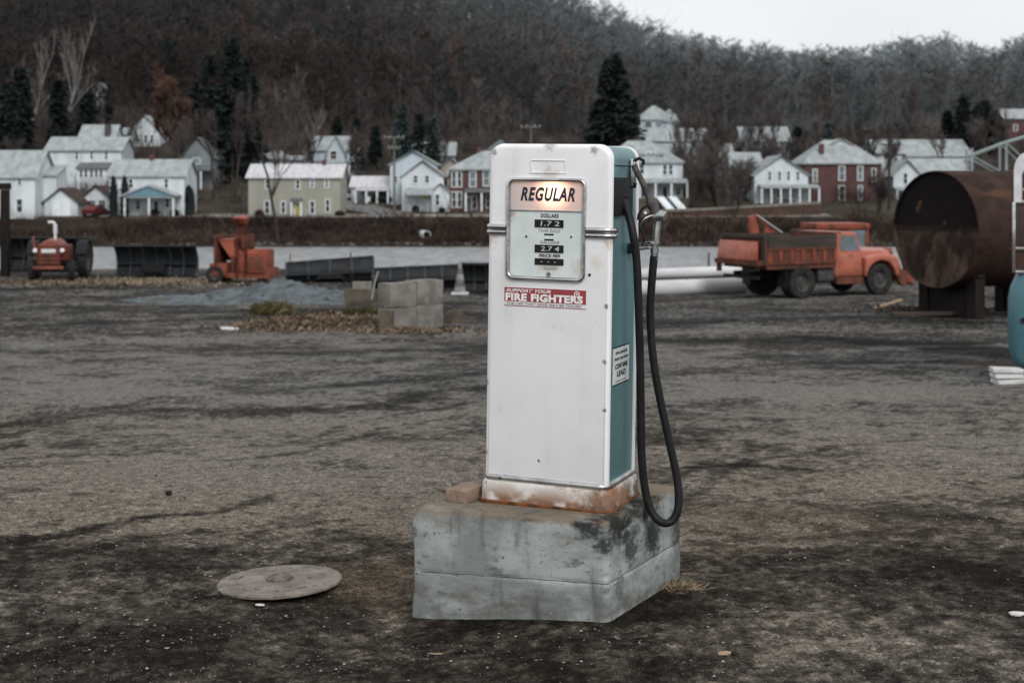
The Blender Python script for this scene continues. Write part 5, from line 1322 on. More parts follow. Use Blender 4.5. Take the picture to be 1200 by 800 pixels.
# ---------------- dump truck
g = yard_pt(938, 350)
YAW = 27
fwd = Vector((math.cos(R(YAW)), math.sin(R(YAW)), 0)); lft = Vector((-fwd.y, fwd.x, 0))
loc = Vector((g.x, g.y, g.z)) + lft * 1.05
tk = thing('dump_truck', 'old faded orange dump truck with dark side boards, parked facing right', 'dump truck', loc, (0, 0, R(YAW)))
tk.location.z = float(yard_z(loc.x, loc.y)) + .0
BX0, BX1, BW = -1.35, 1.35, 1.12
fl = 1.08
mb = MB().b2(-1.5, 3.9, -.42, -.3, .62, .84).b2(-1.5, 3.9, .3, .42, .62, .84).b2(-1.2, -1.0, -.4, .4, .64, .82).b2(2.5, 2.7, -.4, .4, .64, .82)
mb.b2(-.1, .1, -.9, .9, .44, .62).tube([(-.4, 0, .55), (2.4, 0, .6)], .07, 8)
mb.build('chassis', BLACKM, tk)
bd = MB().b2(BX0, BX1, -BW, BW, fl - .14, fl).build('bed_floor', ORANGE_R, tk)
for sg in (-1, 1):
    y = sg * BW
    sd = MB().b2(BX0, BX1, y - .03, y + .03, fl + .002, 1.60).b2(BX0, BX1, y - .06, y + .06, 1.52, 1.60)
    sd.b2(BX0 + .001, BX1 - .001, y - .05, y + .05, fl + .004, fl + .09)
    sd = sd.build('side_panel', ORANGE_R, tk)
    rb = MB()
    for k in range(7):
        x = BX0 + .06 + k * (BX1 - BX0 - .12) / 6
        rb.b2(x - .05, x + .05, y + sg * .025, y + sg * .07, fl + .092, 1.515)
    rb.build('side_rib', ORANGE, sd)
    MB().b2(BX0 + .04, BX1 + .02, y - .025, y + .025, 1.602, 1.98).build('side_board', DARKBOARD, tk)
MB().b2(BX1 - .02, BX1 + .05, -BW + .035, BW - .035, fl, 2.02).b2(BX1 + .05, BX1 + .4, -BW + .2, BW - .2, 2.0, 2.05).build('bed_headboard', ORANGE_R, tk)
tg = MB().b2(BX0 - .05, BX0 - .002, -BW - .03, BW + .03, fl - .05, 1.92).build('tailgate', ORANGE_R, tk)
MB().b2(BX0 - .12, BX0 - .051, -BW - .05, BW + .05, 1.9, 1.98).b2(BX0 - .12, BX0 - .051, -BW - .05, -BW + .09, fl, 1.898).b2(BX0 - .12, BX0 - .051, BW - .09, BW + .05, fl, 1.898).build('tailgate_frame', DARKBOARD, tg)
MB().hexa([(BX0 - .34, -BW + .25, 1.22), (BX0 - .34, BW - .05, 1.22), (BX0 - .13, BW - .05, 1.22), (BX0 - .13, -BW + .25, 1.22)], [(BX0 - .22, -BW + .25, 1.80), (BX0 - .22, BW - .05, 1.80), (BX0 - .13, BW - .05, 1.80), (BX0 - .13, -BW + .25, 1.80)]).build('spreader_hopper', SALMON, tg, bevel=.02)
MB().b2(BX0 - .38, BX0 - .05, -BW, BW, 1.06, 1.215).b2(BX0 - .34, BX0 - .24, BW - .2, BW - .05, .8, 1.058).build('spreader_trough', ORANGE_R, tg)
MB().tube([(BX0 - .35, -BW - .05, .95), (BX0 - .35, -.3, .8)], .04, 6).b2(BX0 - .2, BX0 - .1, -.9, .9, .62, .72).build('rear_bumper', BLACKM, tk)
for y in (-.78, -1.06, .78, 1.06): wheel(tk, 0, y, .50, .50, .27, TYRE)
MB().b2(-.62, -.58, -1.15, -.7, .35, 1.0).build('mudflap', RUBBER, tk)
MB().b2(-.62, -.58, .7, 1.15, .35, 1.0).build('mudflap', RUBBER, tk)
# cab
cw = .92
prof = [(1.5, .62), (2.62, .62), (2.62, 1.36), (2.58, 1.44), (2.36, 1.98), (2.28, 2.05), (1.62, 2.06), (1.52, 1.98), (1.47, 1.42)]
cab = MB().prism([(x, -cw, z) for x, z in prof], (0, 2 * cw, 0)).build('cab', SALMON, tk, bevel=.07, seg=3)
for sg in (-1, 1):
    y = sg * (cw + .003)
    MB().prism([(1.68, y - .006, 1.45), (2.46, y - .006, 1.45), (2.27, y - .006, 1.92), (1.72, y - .006, 1.94)], (0, .012, 0)).build('side_window', PANE_L, cab)
    dr = MB().prism([(1.62, y - .015, .72), (2.54, y - .015, .72), (2.54, y - .015, 1.38), (1.62, y - .015, 1.38)], (0, .03, 0)).build('door', SALMON, cab, bevel=.01)
    MB().b2(1.70, 1.84, y + sg * .02 - .015, y + sg * .02 + .015, 1.24, 1.27).build('door_handle', CHROME, dr)
    MB().b2(1.45, 2.5, y - .13 if sg < 0 else y - .02, y + .02 if sg < 0 else y + .13, .40, .62).build('running_board', ORANGE_R, tk)
MB().prism([(2.60, -cw + .1, 1.47), (2.60, cw - .1, 1.47), (2.40, cw - .16, 1.94), (2.40, -cw + .16, 1.94)], (.012, 0, .008)).build('windscreen', PANE_L, cab)
MB().b2(1.455, 1.475, -.45, .45, 1.5, 1.85).build('rear_window', PANE, cab)
hood = loft([[(x, y * wsc, z0_ + (z - z0_) * hs) for y, z in ((-.70, .8), (-.70, 1.25), (-.62, 1.42), (-.3, 1.50), (.3, 1.50), (.62, 1.42), (.70, 1.25), (.70, .8))] for x, wsc, hs, z0_ in ((2.58, 1.12, 1.0, .8), (3.0, 1.06, 1.0, .8), (3.6, 1.0, .985, .8), (3.95, .97, .96, .8), (4.02, .92, .90, .8))]).build('hood', SALMON, tk, angle=50)
for sg in (-1, 1):
    pts = [(2.62, .62), (2.70, .60)]
    for k in range(9):
        a = R(180 - 180 * k / 8); pts.append((3.3 + .60 * math.cos(a), .60 + .52 * math.sin(a)))
    pts += [(4.04, .60), (4.06, 1.0), (3.98, 1.2), (3.7, 1.3), (3.1, 1.3), (2.62, 1.22)]
    y0 = -1.06 if sg < 0 else .58
    MB().prism([(x, y0, z) for x, z in pts], (0, .48, 0)).build('fender', SALMON, tk, bevel=.05, seg=3)
    wheel(tk, 3.3, sg * .88, .50, .50, .25, TYRE)
    MB().lathe([(0, .03), (.10, .02), (.11, -.02)], 14, Matrix.Translation((4.06, sg * .72, .98)) @ Matrix.Rotation(R(90), 4, 'Y')).build('headlight', CHROME, tk)
MB().b2(4.0, 4.06, -.5, .5, .75, 1.2).build('grille', CHROME, tk)
MB().b2(.75, 1.42, -1.0, -.5, .50, .92).build('fuel_tank', RIM, tk, bevel=.06)
pf = MB().b2(4.1, 4.3, -.95, .95, .40, .60).b2(4.12, 4.26, -.5, -.3, .6, 1.35).b2(4.12, 4.26, .3, .5, .6, 1.35).b2(4.13, 4.25, -.3, .3, 1.2, 1.34).tube([(4.2, -.85, .5), (4.85, -.75, .3)], .08, 6).tube([(4.2, .85, .5), (4.85, .75, .3)], .08, 6)
pf.prism([(4.2, -.98, 1.25), (4.34, -.98, 1.25), (4.75, -.98, .42), (4.5, -.98, .35)], (0, .12, 0)).build('plough_hitch', ORANGE, tk)
MB().tube([(4.25, -1.08, 1.2), (4.85, -1.12, .55)], .05, 6).build('lift_ram', WOOD_P, tk)
MB().lathe([(0, .09), (.24, .06), (.27, -.05), (0, -.08)], 18, Matrix.Translation((4.32, -.9, .52)) @ Matrix.Rotation(R(90), 4, 'X')).build('round_guard', ORANGE_R, tk)

# ---------------- backhoe behind the truck
D2 = 54.0
o = at(975, 333, D2); o.z = float(yard_z(o.x, D2))
bh = thing('backhoe_loader', 'orange backhoe with flat cab roof and raised arm standing behind the dump truck', 'backhoe', o, (0, 0, R(8)))
s_ = F / D2
zr = lambda row: (CAMZ - (row - HZ) / s_) - o.z
MB().b2(-.95, 1.15, -.9, .9, zr(268), zr(261)).build('canopy', ORANGE, bh, bevel=.04)
cb = MB()
for x in (-.85, .35, 1.05):
    for y in (-.82, .82): cb.b2(x - .05, x + .05, y - .05, y + .05, 1.0, zr(268) - .002)
cb.build('cab_post', ORANGE, bh)
MB().b2(.42, .98, -.84, -.82, zr(289), zr(269)).build('cab_window', PANE_L, bh)
MB().b2(-1.6, 2.2, -.5, .5, .55, 1.25).build('body', ORANGE, bh, bevel=.05)
MB().b2(-1.45, -.55, -.6, .6, 1.26, zr(268.5)).build('engine_cover', DARKBOARD, bh, bevel=.04)
for x, r in ((-.6, .68), (1.8, .5)):
    for y in (-.85, .85): wheel(bh, x, y, r, r, .4)
X = lambda px: (px - 975) / s_
bm_ = MB().hexa([(X(876), -.16, zr(290)), (X(890), -.16, zr(290)), (X(890), .16, zr(290)), (X(876), .16, zr(290))], [(X(874), -.12, zr(254)), (X(881), -.12, zr(251)), (X(881), .12, zr(251)), (X(874), .12, zr(254))])
bm_.hexa([(X(880), -.13, zr(254)), (X(880), .13, zr(254)), (X(884), .13, zr(251)), (X(884), -.13, zr(251))], [(X(912), -.13, zr(280)), (X(912), .13, zr(280)), (X(918), .13, zr(275)), (X(918), -.13, zr(275))])
bm_.hexa([(X(890), -.1, zr(282)), (X(890), .1, zr(282)), (X(894), .1, zr(264)), (X(894), -.1, zr(264))], [(X(915), -.1, zr(284)), (X(915), .1, zr(284)), (X(912), .1, zr(276)), (X(912), -.1, zr(276))])
bm_ = bm_.build('boom', ORANGE, bh, bevel=.02)
MB().tube([(X(882), -.17, zr(252)), (X(916), -.17, zr(275))], .04, 6).build('boom_ram', STEEL, bm_)
MB().tube([(X(915), 0, zr(280)), (-1.5, 0, 1.1)], .16, 6).build('boom_foot', ORANGE, bh)

# ---------------- rusty tank on legs
mt, nt, b = new_mat('rusty_tank_steel')
vec, raw = coords(nt, (1, 1, 1), False)
c0 = mixc(nt, ramp(nt, noise(nt, vec, 1.6, 8, .7), .35, .68), (.024, .014, .012), (.046, .027, .021))
mp = nd(nt, 'ShaderNodeMapping'); mp.inputs['Scale'].default_value = (.5, 3, .9); nt.links.new(raw, mp.inputs['Vector'])
c1 = mixc(nt, ramp(nt, noise(nt, mp.outputs[0], 1.2, 6, .6), .56, .72), c0, (.10, .052, .034))
c2 = mixc(nt, ramp(nt, noise(nt, vec, 5.0, 6, .7), .60, .68), c1, (.012, .010, .010))
nt.links.new(c2, b.inputs['Base Color']); b.inputs['Roughness'].default_value = .75; b.inputs['Specular IOR Level'].default_value = .08
TANKM = mt
mt, nt, b = new_mat('tank_end_steel')
vec, raw = coords(nt, (1, 1, 1), False)
sx = nd(nt, 'ShaderNodeSeparateXYZ'); nt.links.new(raw, sx.inputs[0])
ad = nd(nt, 'ShaderNodeMath', operation='MULTIPLY_ADD'); nt.links.new(noise(nt, vec, 1.4, 7, .65), ad.inputs[0]); ad.inputs[1].default_value = .30; nt.links.new(sx.outputs[2], ad.inputs[2])
low = ramp(nt, ad.outputs[0], .30, .02)
mp = nd(nt, 'ShaderNodeMapping'); mp.inputs['Scale'].default_value = (1.5, 1.5, .8); nt.links.new(raw, mp.inputs['Vector'])
st_ = ramp(nt, noise(nt, mp.outputs[0], 2.0, 6, .65), .40, .66)
dark = mixc(nt, ramp(nt, noise(nt, mp.outputs[0], 1.7, 5, .6), .62, .70), (.012, .010, .011), (.12, .065, .045))
lowc = mixc(nt, st_, (.030, .021, .018), (.105, .070, .053))
lowc = mixc(nt, ramp(nt, noise(nt, vec, 3.2, 6, .7), .50, .64), lowc, (.022, .017, .015))
nt.links.new(mixc(nt, low, dark, lowc), b.inputs['Base Color']); b.inputs['Roughness'].default_value = .8; b.inputs['Specular IOR Level'].default_value = .05
TANKE = mt
DT = 31.6
cpt = at(1095, 269, DT); rad = 69 / (F / DT)
AX = 28
tkr = thing('rusty_tank', 'big rusty brown steel tank lying on short black legs', 'storage tank', cpt, (0, 0, R(AX)))
MX = Matrix.Rotation(R(90), 4, 'Y')
LT = 6.2
MB().lathe([(rad - .012, .0), (rad, .02), (rad, 2.05), (rad + .012, 2.06), (rad + .012, 2.12), (rad, 2.13), (rad, 4.15), (rad + .012, 4.16), (rad + .012, 4.22), (rad, 4.23), (rad, LT)], 72, MX).build('tank_shell', TANKM, tkr, angle=50)
mb = MB().lathe([(0, .06), (rad - .05, .06), (rad - .05, .0), (rad - .013, .0)], 72, MX)
en = mb.build('tank_end', TANKE, tkr, angle=40)
MB().lathe([(0, LT - .001), (rad - .001, LT - .001)], 48, MX).build('tank_end', TANKM, tkr)
MB().b2(.05, .06, -rad + .05, rad - .05, -.010, .010).build('weld_seam', TANKE, en)
zb_ = float(yard_z(cpt.x, cpt.y)) - cpt.z
for x in (.5, 2.9, 5.3):
    for sg in (-1, 1):
        MB().b2(x - .14, x + .14, sg * .72 - .14, sg * .72 + .14, zb_ - .3, -rad * .72).build('leg', WOOD_D, tkr)
    MB().b2(x - .1, x + .1, -.57, .57, zb_ - .1, -rad * .92).build('cross_bearer', WOOD_D, tkr)
    mb = MB(); n_ = 12
    for k in range(n_):
        a0, a1 = R(228 + 84 * k / n_), R(228 + 84 * (k + 1) / n_)
        q = [(x, rr * math.cos(a), rr * math.sin(a)) for a in (a0, a1) for rr in (rad + .004, rad + .05)]
        mb.hexa([(p[0] - .1, p[1], p[2]) for p in (q[0], q[1], q[3], q[2])], [(p[0] + .1, p[1], p[2]) for p in (q[0], q[1], q[3], q[2])])
    mb.build('saddle', BLACKM, tkr)
def plank(px, row, L, w_, h_, rz, ry, label, m):
    g = yard_pt(px, row); o = MB().b2(-L / 2, L / 2, -w_ / 2, w_ / 2, 0, h_).build('wooden_plank', m, None, bevel=.004)
    o.location = (g.x, g.y, g.z + .05); o.rotation_euler = (0, R(ry), R(rz)); return tag(o, label, 'plank')
plank(1040, 360, .95, .14, .05, 25, -12, 'pale plank propped at an angle left of the tank legs', WOOD_P)
plank(1082, 372, 1.5, .2, .07, 10, 0, 'dark weathered plank lying under the tank', DARKBOARD)
plank(1140, 372, 1.7, .16, .08, -6, 0, 'dark timber lying behind the tank legs', WOOD_D)
scrap(1146, 364, .22, .16, .12, .3, 'pale lump lying under the tank at the right', CONC, 'concrete_lump')

# ---------------- teal van at the right edge
Dv = 16.3
o = at(1180, 440, Dv); zg = float(yard_z(o.x + .6, Dv)); s_ = F / Dv
vn = thing('teal_van', 'teal van with white upper corner and bare metal window frames, cut by the right edge', 'van', (o.x, Dv, zg), (0, 0, R(-21)))
zv = lambda row: CAMZ - (row - HZ) / s_ - zg
xv = lambda px: (px - 1180) / s_
L_, Wd = 4.6, 1.9
# bulging lower body: rounded vertical section with rounded ends
rings = []
for z, e in ((zv(432), .10), (zv(424), .045), (zv(408), .012), (zv(385), .0), (zv(350), .004), (zv(336), .03), (zv(326), .075), (zv(320.5), .095)):
    rings.append([(x, y, z) for x, y in rrect(e, L_ - e, e - .002, Wd - e, .16)])
body = loft(rings).build('body', VANBLUE, vn, angle=45)
# window band
gl = MB().b2(xv(1190), L_ - .16, .115, Wd - .115, zv(320.4), zv(236)).build('window', mat('van_window_glass', (.035, .022, .018), (.06, .035, .028), .12, scale=1.2, spec=.5), vn)
fr = MB()
for x in (xv(1187.5), 1.35, 2.6, 3.6, L_ - .16):
    fr.b2(x - .018, x + .018, .085, .125, zv(320), zv(237)).b2(x - .018, x + .018, Wd - .125, Wd - .085, zv(320), zv(237))
for row in (237, 223, 291.5, 319): fr.b2(xv(1189.3), L_ - .18, .090, .122, zv(row) - .018, zv(row) + .018)
fr.build('window_frame', CHROME, gl, bevel=.006)
rings = []
x0, x1 = xv(1187.5), L_ - .14
sec = []
for k in range(9):
    a = R(180 - 90 * k / 8); sec.append((x0 + .16 + .16 * math.cos(a), zv(200) + (zv(178) - zv(200)) * math.sin(a)))
mb = MB()
out = [(x0, zv(237))] + sec + [(x1 - .16, zv(178)), (x1, zv(205)), (x1, zv(237))]
inn = [(x0 + .085, zv(237)), (x0 + .085, zv(205)), (x0 + .15, zv(190)), (x0 + .22, zv(187.5)), (x1 - .22, zv(187.5)), (x1 - .085, zv(205)), (x1 - .085, zv(237))]
# white corner frame at both ends and along the roof edge
n_ = len(out)
poly = out + inn[::-1]
mb.add([(x, .08, z) for x, z in poly] + [(x, .16, z) for x, z in poly], [])
bmx = bmesh.new(); vs_ = [bmx.verts.new((x, .08, z)) for x, z in poly]; bmx.faces.new(vs_)
ex = bmesh.ops.extrude_face_region(bmx, geom=bmx.faces[:]); bmesh.ops.translate(bmx, vec=(0, .09, 0), verts=[v for v in ex['geom'] if isinstance(v, bmesh.types.BMVert)])
bmesh.ops.recalc_face_normals(bmx, faces=bmx.faces); mef = bpy.data.meshes.new('roof_corner'); bmx.to_mesh(mef); bmx.free(); mef.materials.append(VANWHITE)
ob = bpy.data.objects.new('roof_corner', mef); COL.objects.link(ob); ob.parent = vn
MB().b2(x0 + .09, x1 - .09, .172, Wd - .1, zv(190), zv(180)).build('roof', VANWHITE, vn, bevel=.02)
MB().b2(x0 + .1, x1 - .1, .13, .15, zv(222), zv(189)).build('upper_glass', PANE, vn)
wheel(vn, .95, .22, .33, .33, .2); wheel(vn, 3.6, .22, .33, .33, .2); wheel(vn, .95, Wd - .22, .33, .33, .2); wheel(vn, 3.6, Wd - .22, .33, .33, .2)
MB().tube([(xv(1198.5), -.012, zv(375)), (xv(1198.5), .01, zv(375))], .035, 12).build('fuel_cap', BLACKM, vn)
MB().b2(.25, L_ - .25, .15, Wd - .15, .28, zv(432) + .02).build('underbody', BLACKM, vn)
# stacked white boards
g = yard_pt(1181, 449.5); s_ = F / g.y
for k in range(3):
    o = MB().b2(-.16, .16 + .01 * k, -.10, .10, 0, .05).build('white_board', WOOD_W, None, bevel=.006)
    o.location = (g.x - .01 * k, g.y + .012 * k, g.z + .004 + .062 * k); o.rotation_euler = (0, R(1.5 * (k - 1)), R(8 - 6 * k))
    tag(o, ('lowest of three short white boards stacked beside the teal van', 'middle one of three short white boards stacked beside the teal van', 'topmost of three short white boards stacked beside the teal van')[k], 'board', 'white boards stacked by the van')

# ---------------- snow plough blades
PRIB = mat('worn_blade_ribs', (.032, .037, .042), (.016, .018, .02), .5, scale=4, spots=((.10, .105, .11), 6, .62, .72), spec=.2)
def plough(label, px0, px1, r_top, r_bot, yaw, face=1, hl=None, hr=None, D=None, ribs=7, tilt=0.0):
    g = yard_pt((px0 + px1) / 2, r_bot) if D is None else None
    Dp = g.y if D is None else D; s = F / Dp
    W = (px1 - px0) / s / max(.3, math.cos(R(yaw))); H = (r_bot - r_top) / s
    o = Vector((((px0 + px1) / 2 - 600) / s, Dp, CAMZ - (r_bot - HZ) / s)); o.z = float(yard_z(o.x, Dp)) - .02 if D is None else o.z
    root = thing('snow_plough_blade', label, 'plough blade', o, (0, R(tilt), R(yaw)), 'black plough blades along the river bank')
    hl = hl or 1; hr = hr or 1
    n = 10; fs = []; A, B = [], []
    def P_(x, t, off):
        a = R(-48 + 108 * t); sc = hl + (hr - hl) * (x / W + .5)
        y = face * (math.cos(a) - .62) * H * .55; z = H * sc * t
        return (x, y + off, z)
    mb = MB()
    for i in range(n):
        t0, t1 = i / n, (i + 1) / n
        mb.hexa([P_(-W / 2, t0, 0), P_(W / 2, t0, 0), P_(W / 2, t0, .03), P_(-W / 2, t0, .03)], [P_(-W / 2, t1, 0), P_(W / 2, t1, 0), P_(W / 2, t1, .03), P_(-W / 2, t1, .03)])
    bl = mb.build('moldboard', PLOUGH, root)
    for k in range(ribs):
        x = -W / 2 + W * (k + .03) / (ribs - .94); mb = MB()
        for i in range(n):
            t0, t1 = i / n, (i + 1) / n
            w_ = .04
            mb.hexa([P_(x - w_, t0, -.09), P_(x + w_, t0, -.09), P_(x + w_, t0, -.002), P_(x - w_, t0, -.002)], [P_(x - w_, t1, -.09), P_(x + w_, t1, -.09), P_(x + w_, t1, -.002), P_(x - w_, t1, -.002)])
        mb.build('rib', PRIB, bl)
    q0, q1 = P_(-W / 2, 1, 0), P_(W / 2, 1, 0)
    MB().tube([q0, q1], .055, 8).build('top_rail', PLOUGH, root)
    MB().tube([(q0[0], P_(0, .42, 0)[1] - .08, H * hl * .42), (q1[0], P_(0, .42, 0)[1] - .08, H * hr * .42)], .05, 4).build('middle_rail', PLOUGH, root)
    MB().b2(-W / 2, W / 2, -.06, .06, -.04, .09).build('cutting_edge', BLACKM, root)
    MB().b2(-.45, .45, -.34, -.1, H * .22, H * .42).b2(-.5, -.4, -.5, -.1, H * .2, H * .3).b2(.4, .5, -.5, -.1, H * .2, H * .3).build('mount_bracket', BLACKM, root)
    return root
plough('black ribbed plough blade standing alone left of the orange chipper', 134, 231, 288, 325, -6, 1)
plough('black plough blade partly hidden behind the red tractor', 8, 107, 279, 318, -3, 1, D=57)
plough('black blade whose top edge rises to the right, just right of the chipper', 336, 437, 304, 331, 10, -1, .86, 1.12, ribs=5)
plough('long low black blade behind the concrete blocks', 437, 538, 312, 338, 6, -1, .9, 1.05, ribs=6)
plough('black blade standing right of the striped cone, half behind the petrol pump', 541, 640, 309, 343, -5, 1, ribs=8)

# ---------------- wood chipper
g = yard_pt(287, 331); s_ = F / g.y
ch = thing('wood_chipper', 'orange wood chipper with tall curved discharge chute and boxy engine cover', 'wood chipper', (g.x, g.y, g.z), (0, 0, R(-8)))
xc = lambda px: (px - 287) / s_
zc_ = lambda row: (331 - row) / s_
MB().b2(xc(253), xc(321), -.45, .45, zc_(325), zc_(319)).b2(xc(315), xc(323), -.5, .5, zc_(325), zc_(313)).build('frame', ORANGE, ch)
eb = MB().b2(xc(295), xc(318), -.55, .5, zc_(318.8), zc_(291.5)).build('engine_cover', ORANGE, ch, bevel=.05)
MB().b2(xc(298), xc(315), -.565, -.552, zc_(316), zc_(300)).build('cover_panel', ORANGE_R, eb, bevel=.005)
MB().b2(xc(296), xc(308), -.57, -.55, zc_(296.5), zc_(294.5)).build('pale_mark', SALMON, eb)
MB().b2(xc(281), xc(294), -.5, .45, zc_(318.8), zc_(292)).build('drum_housing', ORANGE, ch, bevel=.06)
MB().b2(xc(274), xc(279.5), -.42, .4, zc_(318.8), zc_(300)).build('feed_roller_box', ORANGE_R, ch, bevel=.03)
hp_ = MB()
t = .05
x0, x1, z0, z1 = xc(256), xc(293), zc_(300), zc_(275)
hp_.b2(x0, x1, -.62, -.57, z1 - .12, z1).b2(x0, x0 + .1, -.62, .55, z0 - .3, z1).b2(x1 - .12, x1, -.62, .55, zc_(291), z1).b2(x0, x1, .5, .55, z0 - .2, z1)
hp_.build('hopper_frame', ORANGE_R, ch, bevel=.01)
MB().hexa([(x0 + .12, -.55, z1 - .15), (x0 + .75, -.3, z0 - .35), (x0 + .75, .3, z0 - .35), (x0 + .12, .48, z1 - .15)], [(x0 + .7, -.55, z1 - .15), (x0 + .85, -.3, z0 - .35), (x0 + .85, .3, z0 - .35), (x0 + .7, .48, z1 - .15)]).build('hopper', SALMON, ch)
MB().b2(xc(250), xc(271), -.6, .5, zc_(323), zc_(308)).build('wheel_guard', ORANGE, ch, bevel=.05)
tb = MB().tube([(xc(281), -.1, zc_(300)), (xc(283), -.1, zc_(280)), (xc(285), -.1, zc_(262))], .17, 10).build('chute', DKR := mat('dark_rusty_red', (.10, .026, .02), (.05, .018, .015), .7, scale=3), ch)
MB().hexa([(xc(280), -.32, zc_(264)), (xc(289.5), -.32, zc_(264)), (xc(289.5), .1, zc_(264)), (xc(280), .1, zc_(264))], [(xc(276.5), -.62, zc_(254.5)), (xc(293), -.55, zc_(256)), (xc(293), .1, zc_(253)), (xc(279), .1, zc_(252.5))]).build('chute_deflector', ORANGE, tb, bevel=.04)
MB().tube([(xc(283.5), -.56, zc_(326)), (xc(283.5), -.56, zc_(276))], .05, 6).tube([(xc(293.5), -.56, zc_(322)), (xc(293.5), -.56, zc_(282))], .04, 6).build('brace', DKR, ch)
for y in (-.55, .55): wheel(ch, xc(257), y, .32, .32, .2)
MB().tube([(xc(318), -.3, zc_(322)), (xc(312), -.3, zc_(331))], .035, 6).build('jack_leg', STEEL, ch)
wheel(ch, xc(311), -.35, .14, .14, .09)

# ---------------- red tractor, facing the camera
g = yard_pt(57, 330); s_ = F / g.y
tr = thing('red_tractor', 'faded red tractor facing the camera with round headlights and a pale exhaust', 'tractor', (g.x, g.y, g.z), (0, 0, R(-83)))
# local: x forward, y left, z up ; front of the grille at x=0
MB().hexa([(-.05, -.36, .62), (-1.5, -.36, .68), (-1.5, .36, .68), (-.05, .36, .62)], [(-.05, -.38, 1.3), (-1.5, -.40, 1.42), (-1.5, .40, 1.42), (-.05, .38, 1.3)]).build('hood_side', TRED, tr, bevel=.04)
MB().prism([(.0, -.42, 1.303), (.0, .42, 1.303), (.0, .34, 1.40), (.0, .18, 1.52), (.0, -.18, 1.52), (.0, -.34, 1.40)], (-1.45, 0, .06)).build('hood_top', PINKT, tr, bevel=.03)
MB().b2(-.9, -.1, .40, .72, .78, 1.36).build('side_box', TRED, tr, bevel=.03)
MB().b2(-.05, .03, -.44, .44, .60, 1.30).build('nose', TRED, tr, bevel=.03)
gr = MB()
for z in (.72, .86, 1.0): gr.b2(.032, .06, -.36, .36, z - .045, z + .045)
gr.build('grille_bar', ORANGE_R, tr)
MB().b2(.031, .045, -.26, .26, 1.08, 1.22).build('badge_panel', LBL, tr)
for y in (-.5, .5):
    MB().lathe([(0, .05), (.06, .045), (.085, .02), (.08, -.06), (.03, -.1)], 14, Matrix.Translation((.0, y * .98, 1.16)) @ Matrix.Rotation(R(90), 4, 'Y')).build('headlight', WHITEI, tr)
MB().tube([(-.62, .12, 1.5), (-.62, .12, 1.78)], .05, 8).tube([(-.62, .12, 1.78), (-.62, .12, 2.12)], .075, 8).tube([(-.62, .12, 2.12), (-.60, .05, 2.2), (-.56, -.14, 2.2)], .055, 8).build('exhaust', VANWHITE, tr)
MB().b2(.05, .16, -.55, .55, .46, .58).build('front_bumper', PINKT, tr, bevel=.02)
MB().b2(-.6, -.45, -.7, .7, .36, .5).build('front_axle', BLACKM, tr)
MB().b2(-2.4, -.4, -.22, .22, .45, .7).build('gearbox', BLACKM, tr)
for y in (-.72, .74): wheel(tr, -.5, y, .40, .40, .22, TYRE, RIM, steer=R(8))
for y in (-.92, .92): wheel(tr, -2.2, y, .68, .68, .36, TYRE_D if y < 0 else TYRE, RIM)
for y in (-.92, .92):
    pts = [( -2.2 + .78 * math.cos(R(a)), .68 + .78 * math.sin(R(a))) for a in range(20, 171, 15)]; mb = MB()
    for (xa, za), (xb, zb2) in zip(pts[:-1], pts[1:]): mb.hexa([(xa, y - .2, za), (xa, y + .2, za), (xb, y + .2, zb2), (xb, y - .2, zb2)], [(xa, y - .2, za + .03), (xa, y + .2, za + .03), (xb, y + .2, zb2 + .03), (xb, y - .2, zb2 + .03)])
    mb.build('fender', BLACKM, tr)
MB().lathe([(.20, 0), (.215, .015), (.20, .03), (.185, .015)], 20, Matrix.Translation((-1.6, 0, 1.6)) @ Matrix.Rotation(R(-50), 4, 'Y'), closed=True).tube([(-1.45, 0, 1.35), (-1.6, 0, 1.6)], .02, 6).build('steering_wheel', BLACKM, tr)
MB().b2(-2.35, -1.95, -.25, .25, .95, 1.03).b2(-2.42, -2.33, -.25, .25, 1.0, 1.35).build('seat', BLACKM, tr, bevel=.03)
MB().tube([(-.15, -.42, .7), (-.12, -.6, 1.55), (-.2, -.6, 1.66)], .04, 6).build('loader_arm', PINKT, tr)

# ---------------- pale pipes
for label, a, c, r_, Da, Dc, nm in (('pale grey pipe lying on the ground behind the pump, the larger nearer one', (690, 341), (872, 334), .262, 45.6, 47.6, 0), ('pale white pipe lying behind the larger pipe, left of the dump truck', (700, 323.5), (866, 317.5), .19, 47.9, 49.9, 1)):
    p0, p1 = at(a[0], a[1], Da), at(c[0], c[1], Dc)
    d = (p1 - p0); L = d.length
    root = thing('long_pipe', label, 'pipe', p0, (0, 0, 0), 'pale pipes lying by the river')
    q = d.to_track_quat('Z', 'Y').to_matrix().to_4x4()
    MB().lathe([(r_ - .03, 0), (r_, 0), (r_, L * .33), (r_ + .02, L * .33 + .02), (r_ + .02, L * .36), (r_, L * .36 + .02), (r_, L), (r_ - .03, L), (r_ - .03, 0)], 28, q).build('pipe', PIPE, root)
for i, (px, row) in enumerate([(720, 341), (850, 335)]):
    pass
bk = MB().b2(-.1, .1, -.9, .9, -.25, .22).build('pipe_bearer', WOOD_D, None)
p = at(705, 338, 47.0); bk.location = (p.x, p.y, float(yard_z(p.x, p.y)) + .02); tag(bk, 'dark timber bearer under the left end of the pale pipes', 'timber')
bk2 = bk.copy(); COL.objects.link(bk2); p = at(858, 332, 48.8); bk2.location = (p.x, p.y, float(yard_z(p.x, p.y)) + .02); bk2['label'] = 'dark timber bearer under the pale pipes beside the dump truck tail'
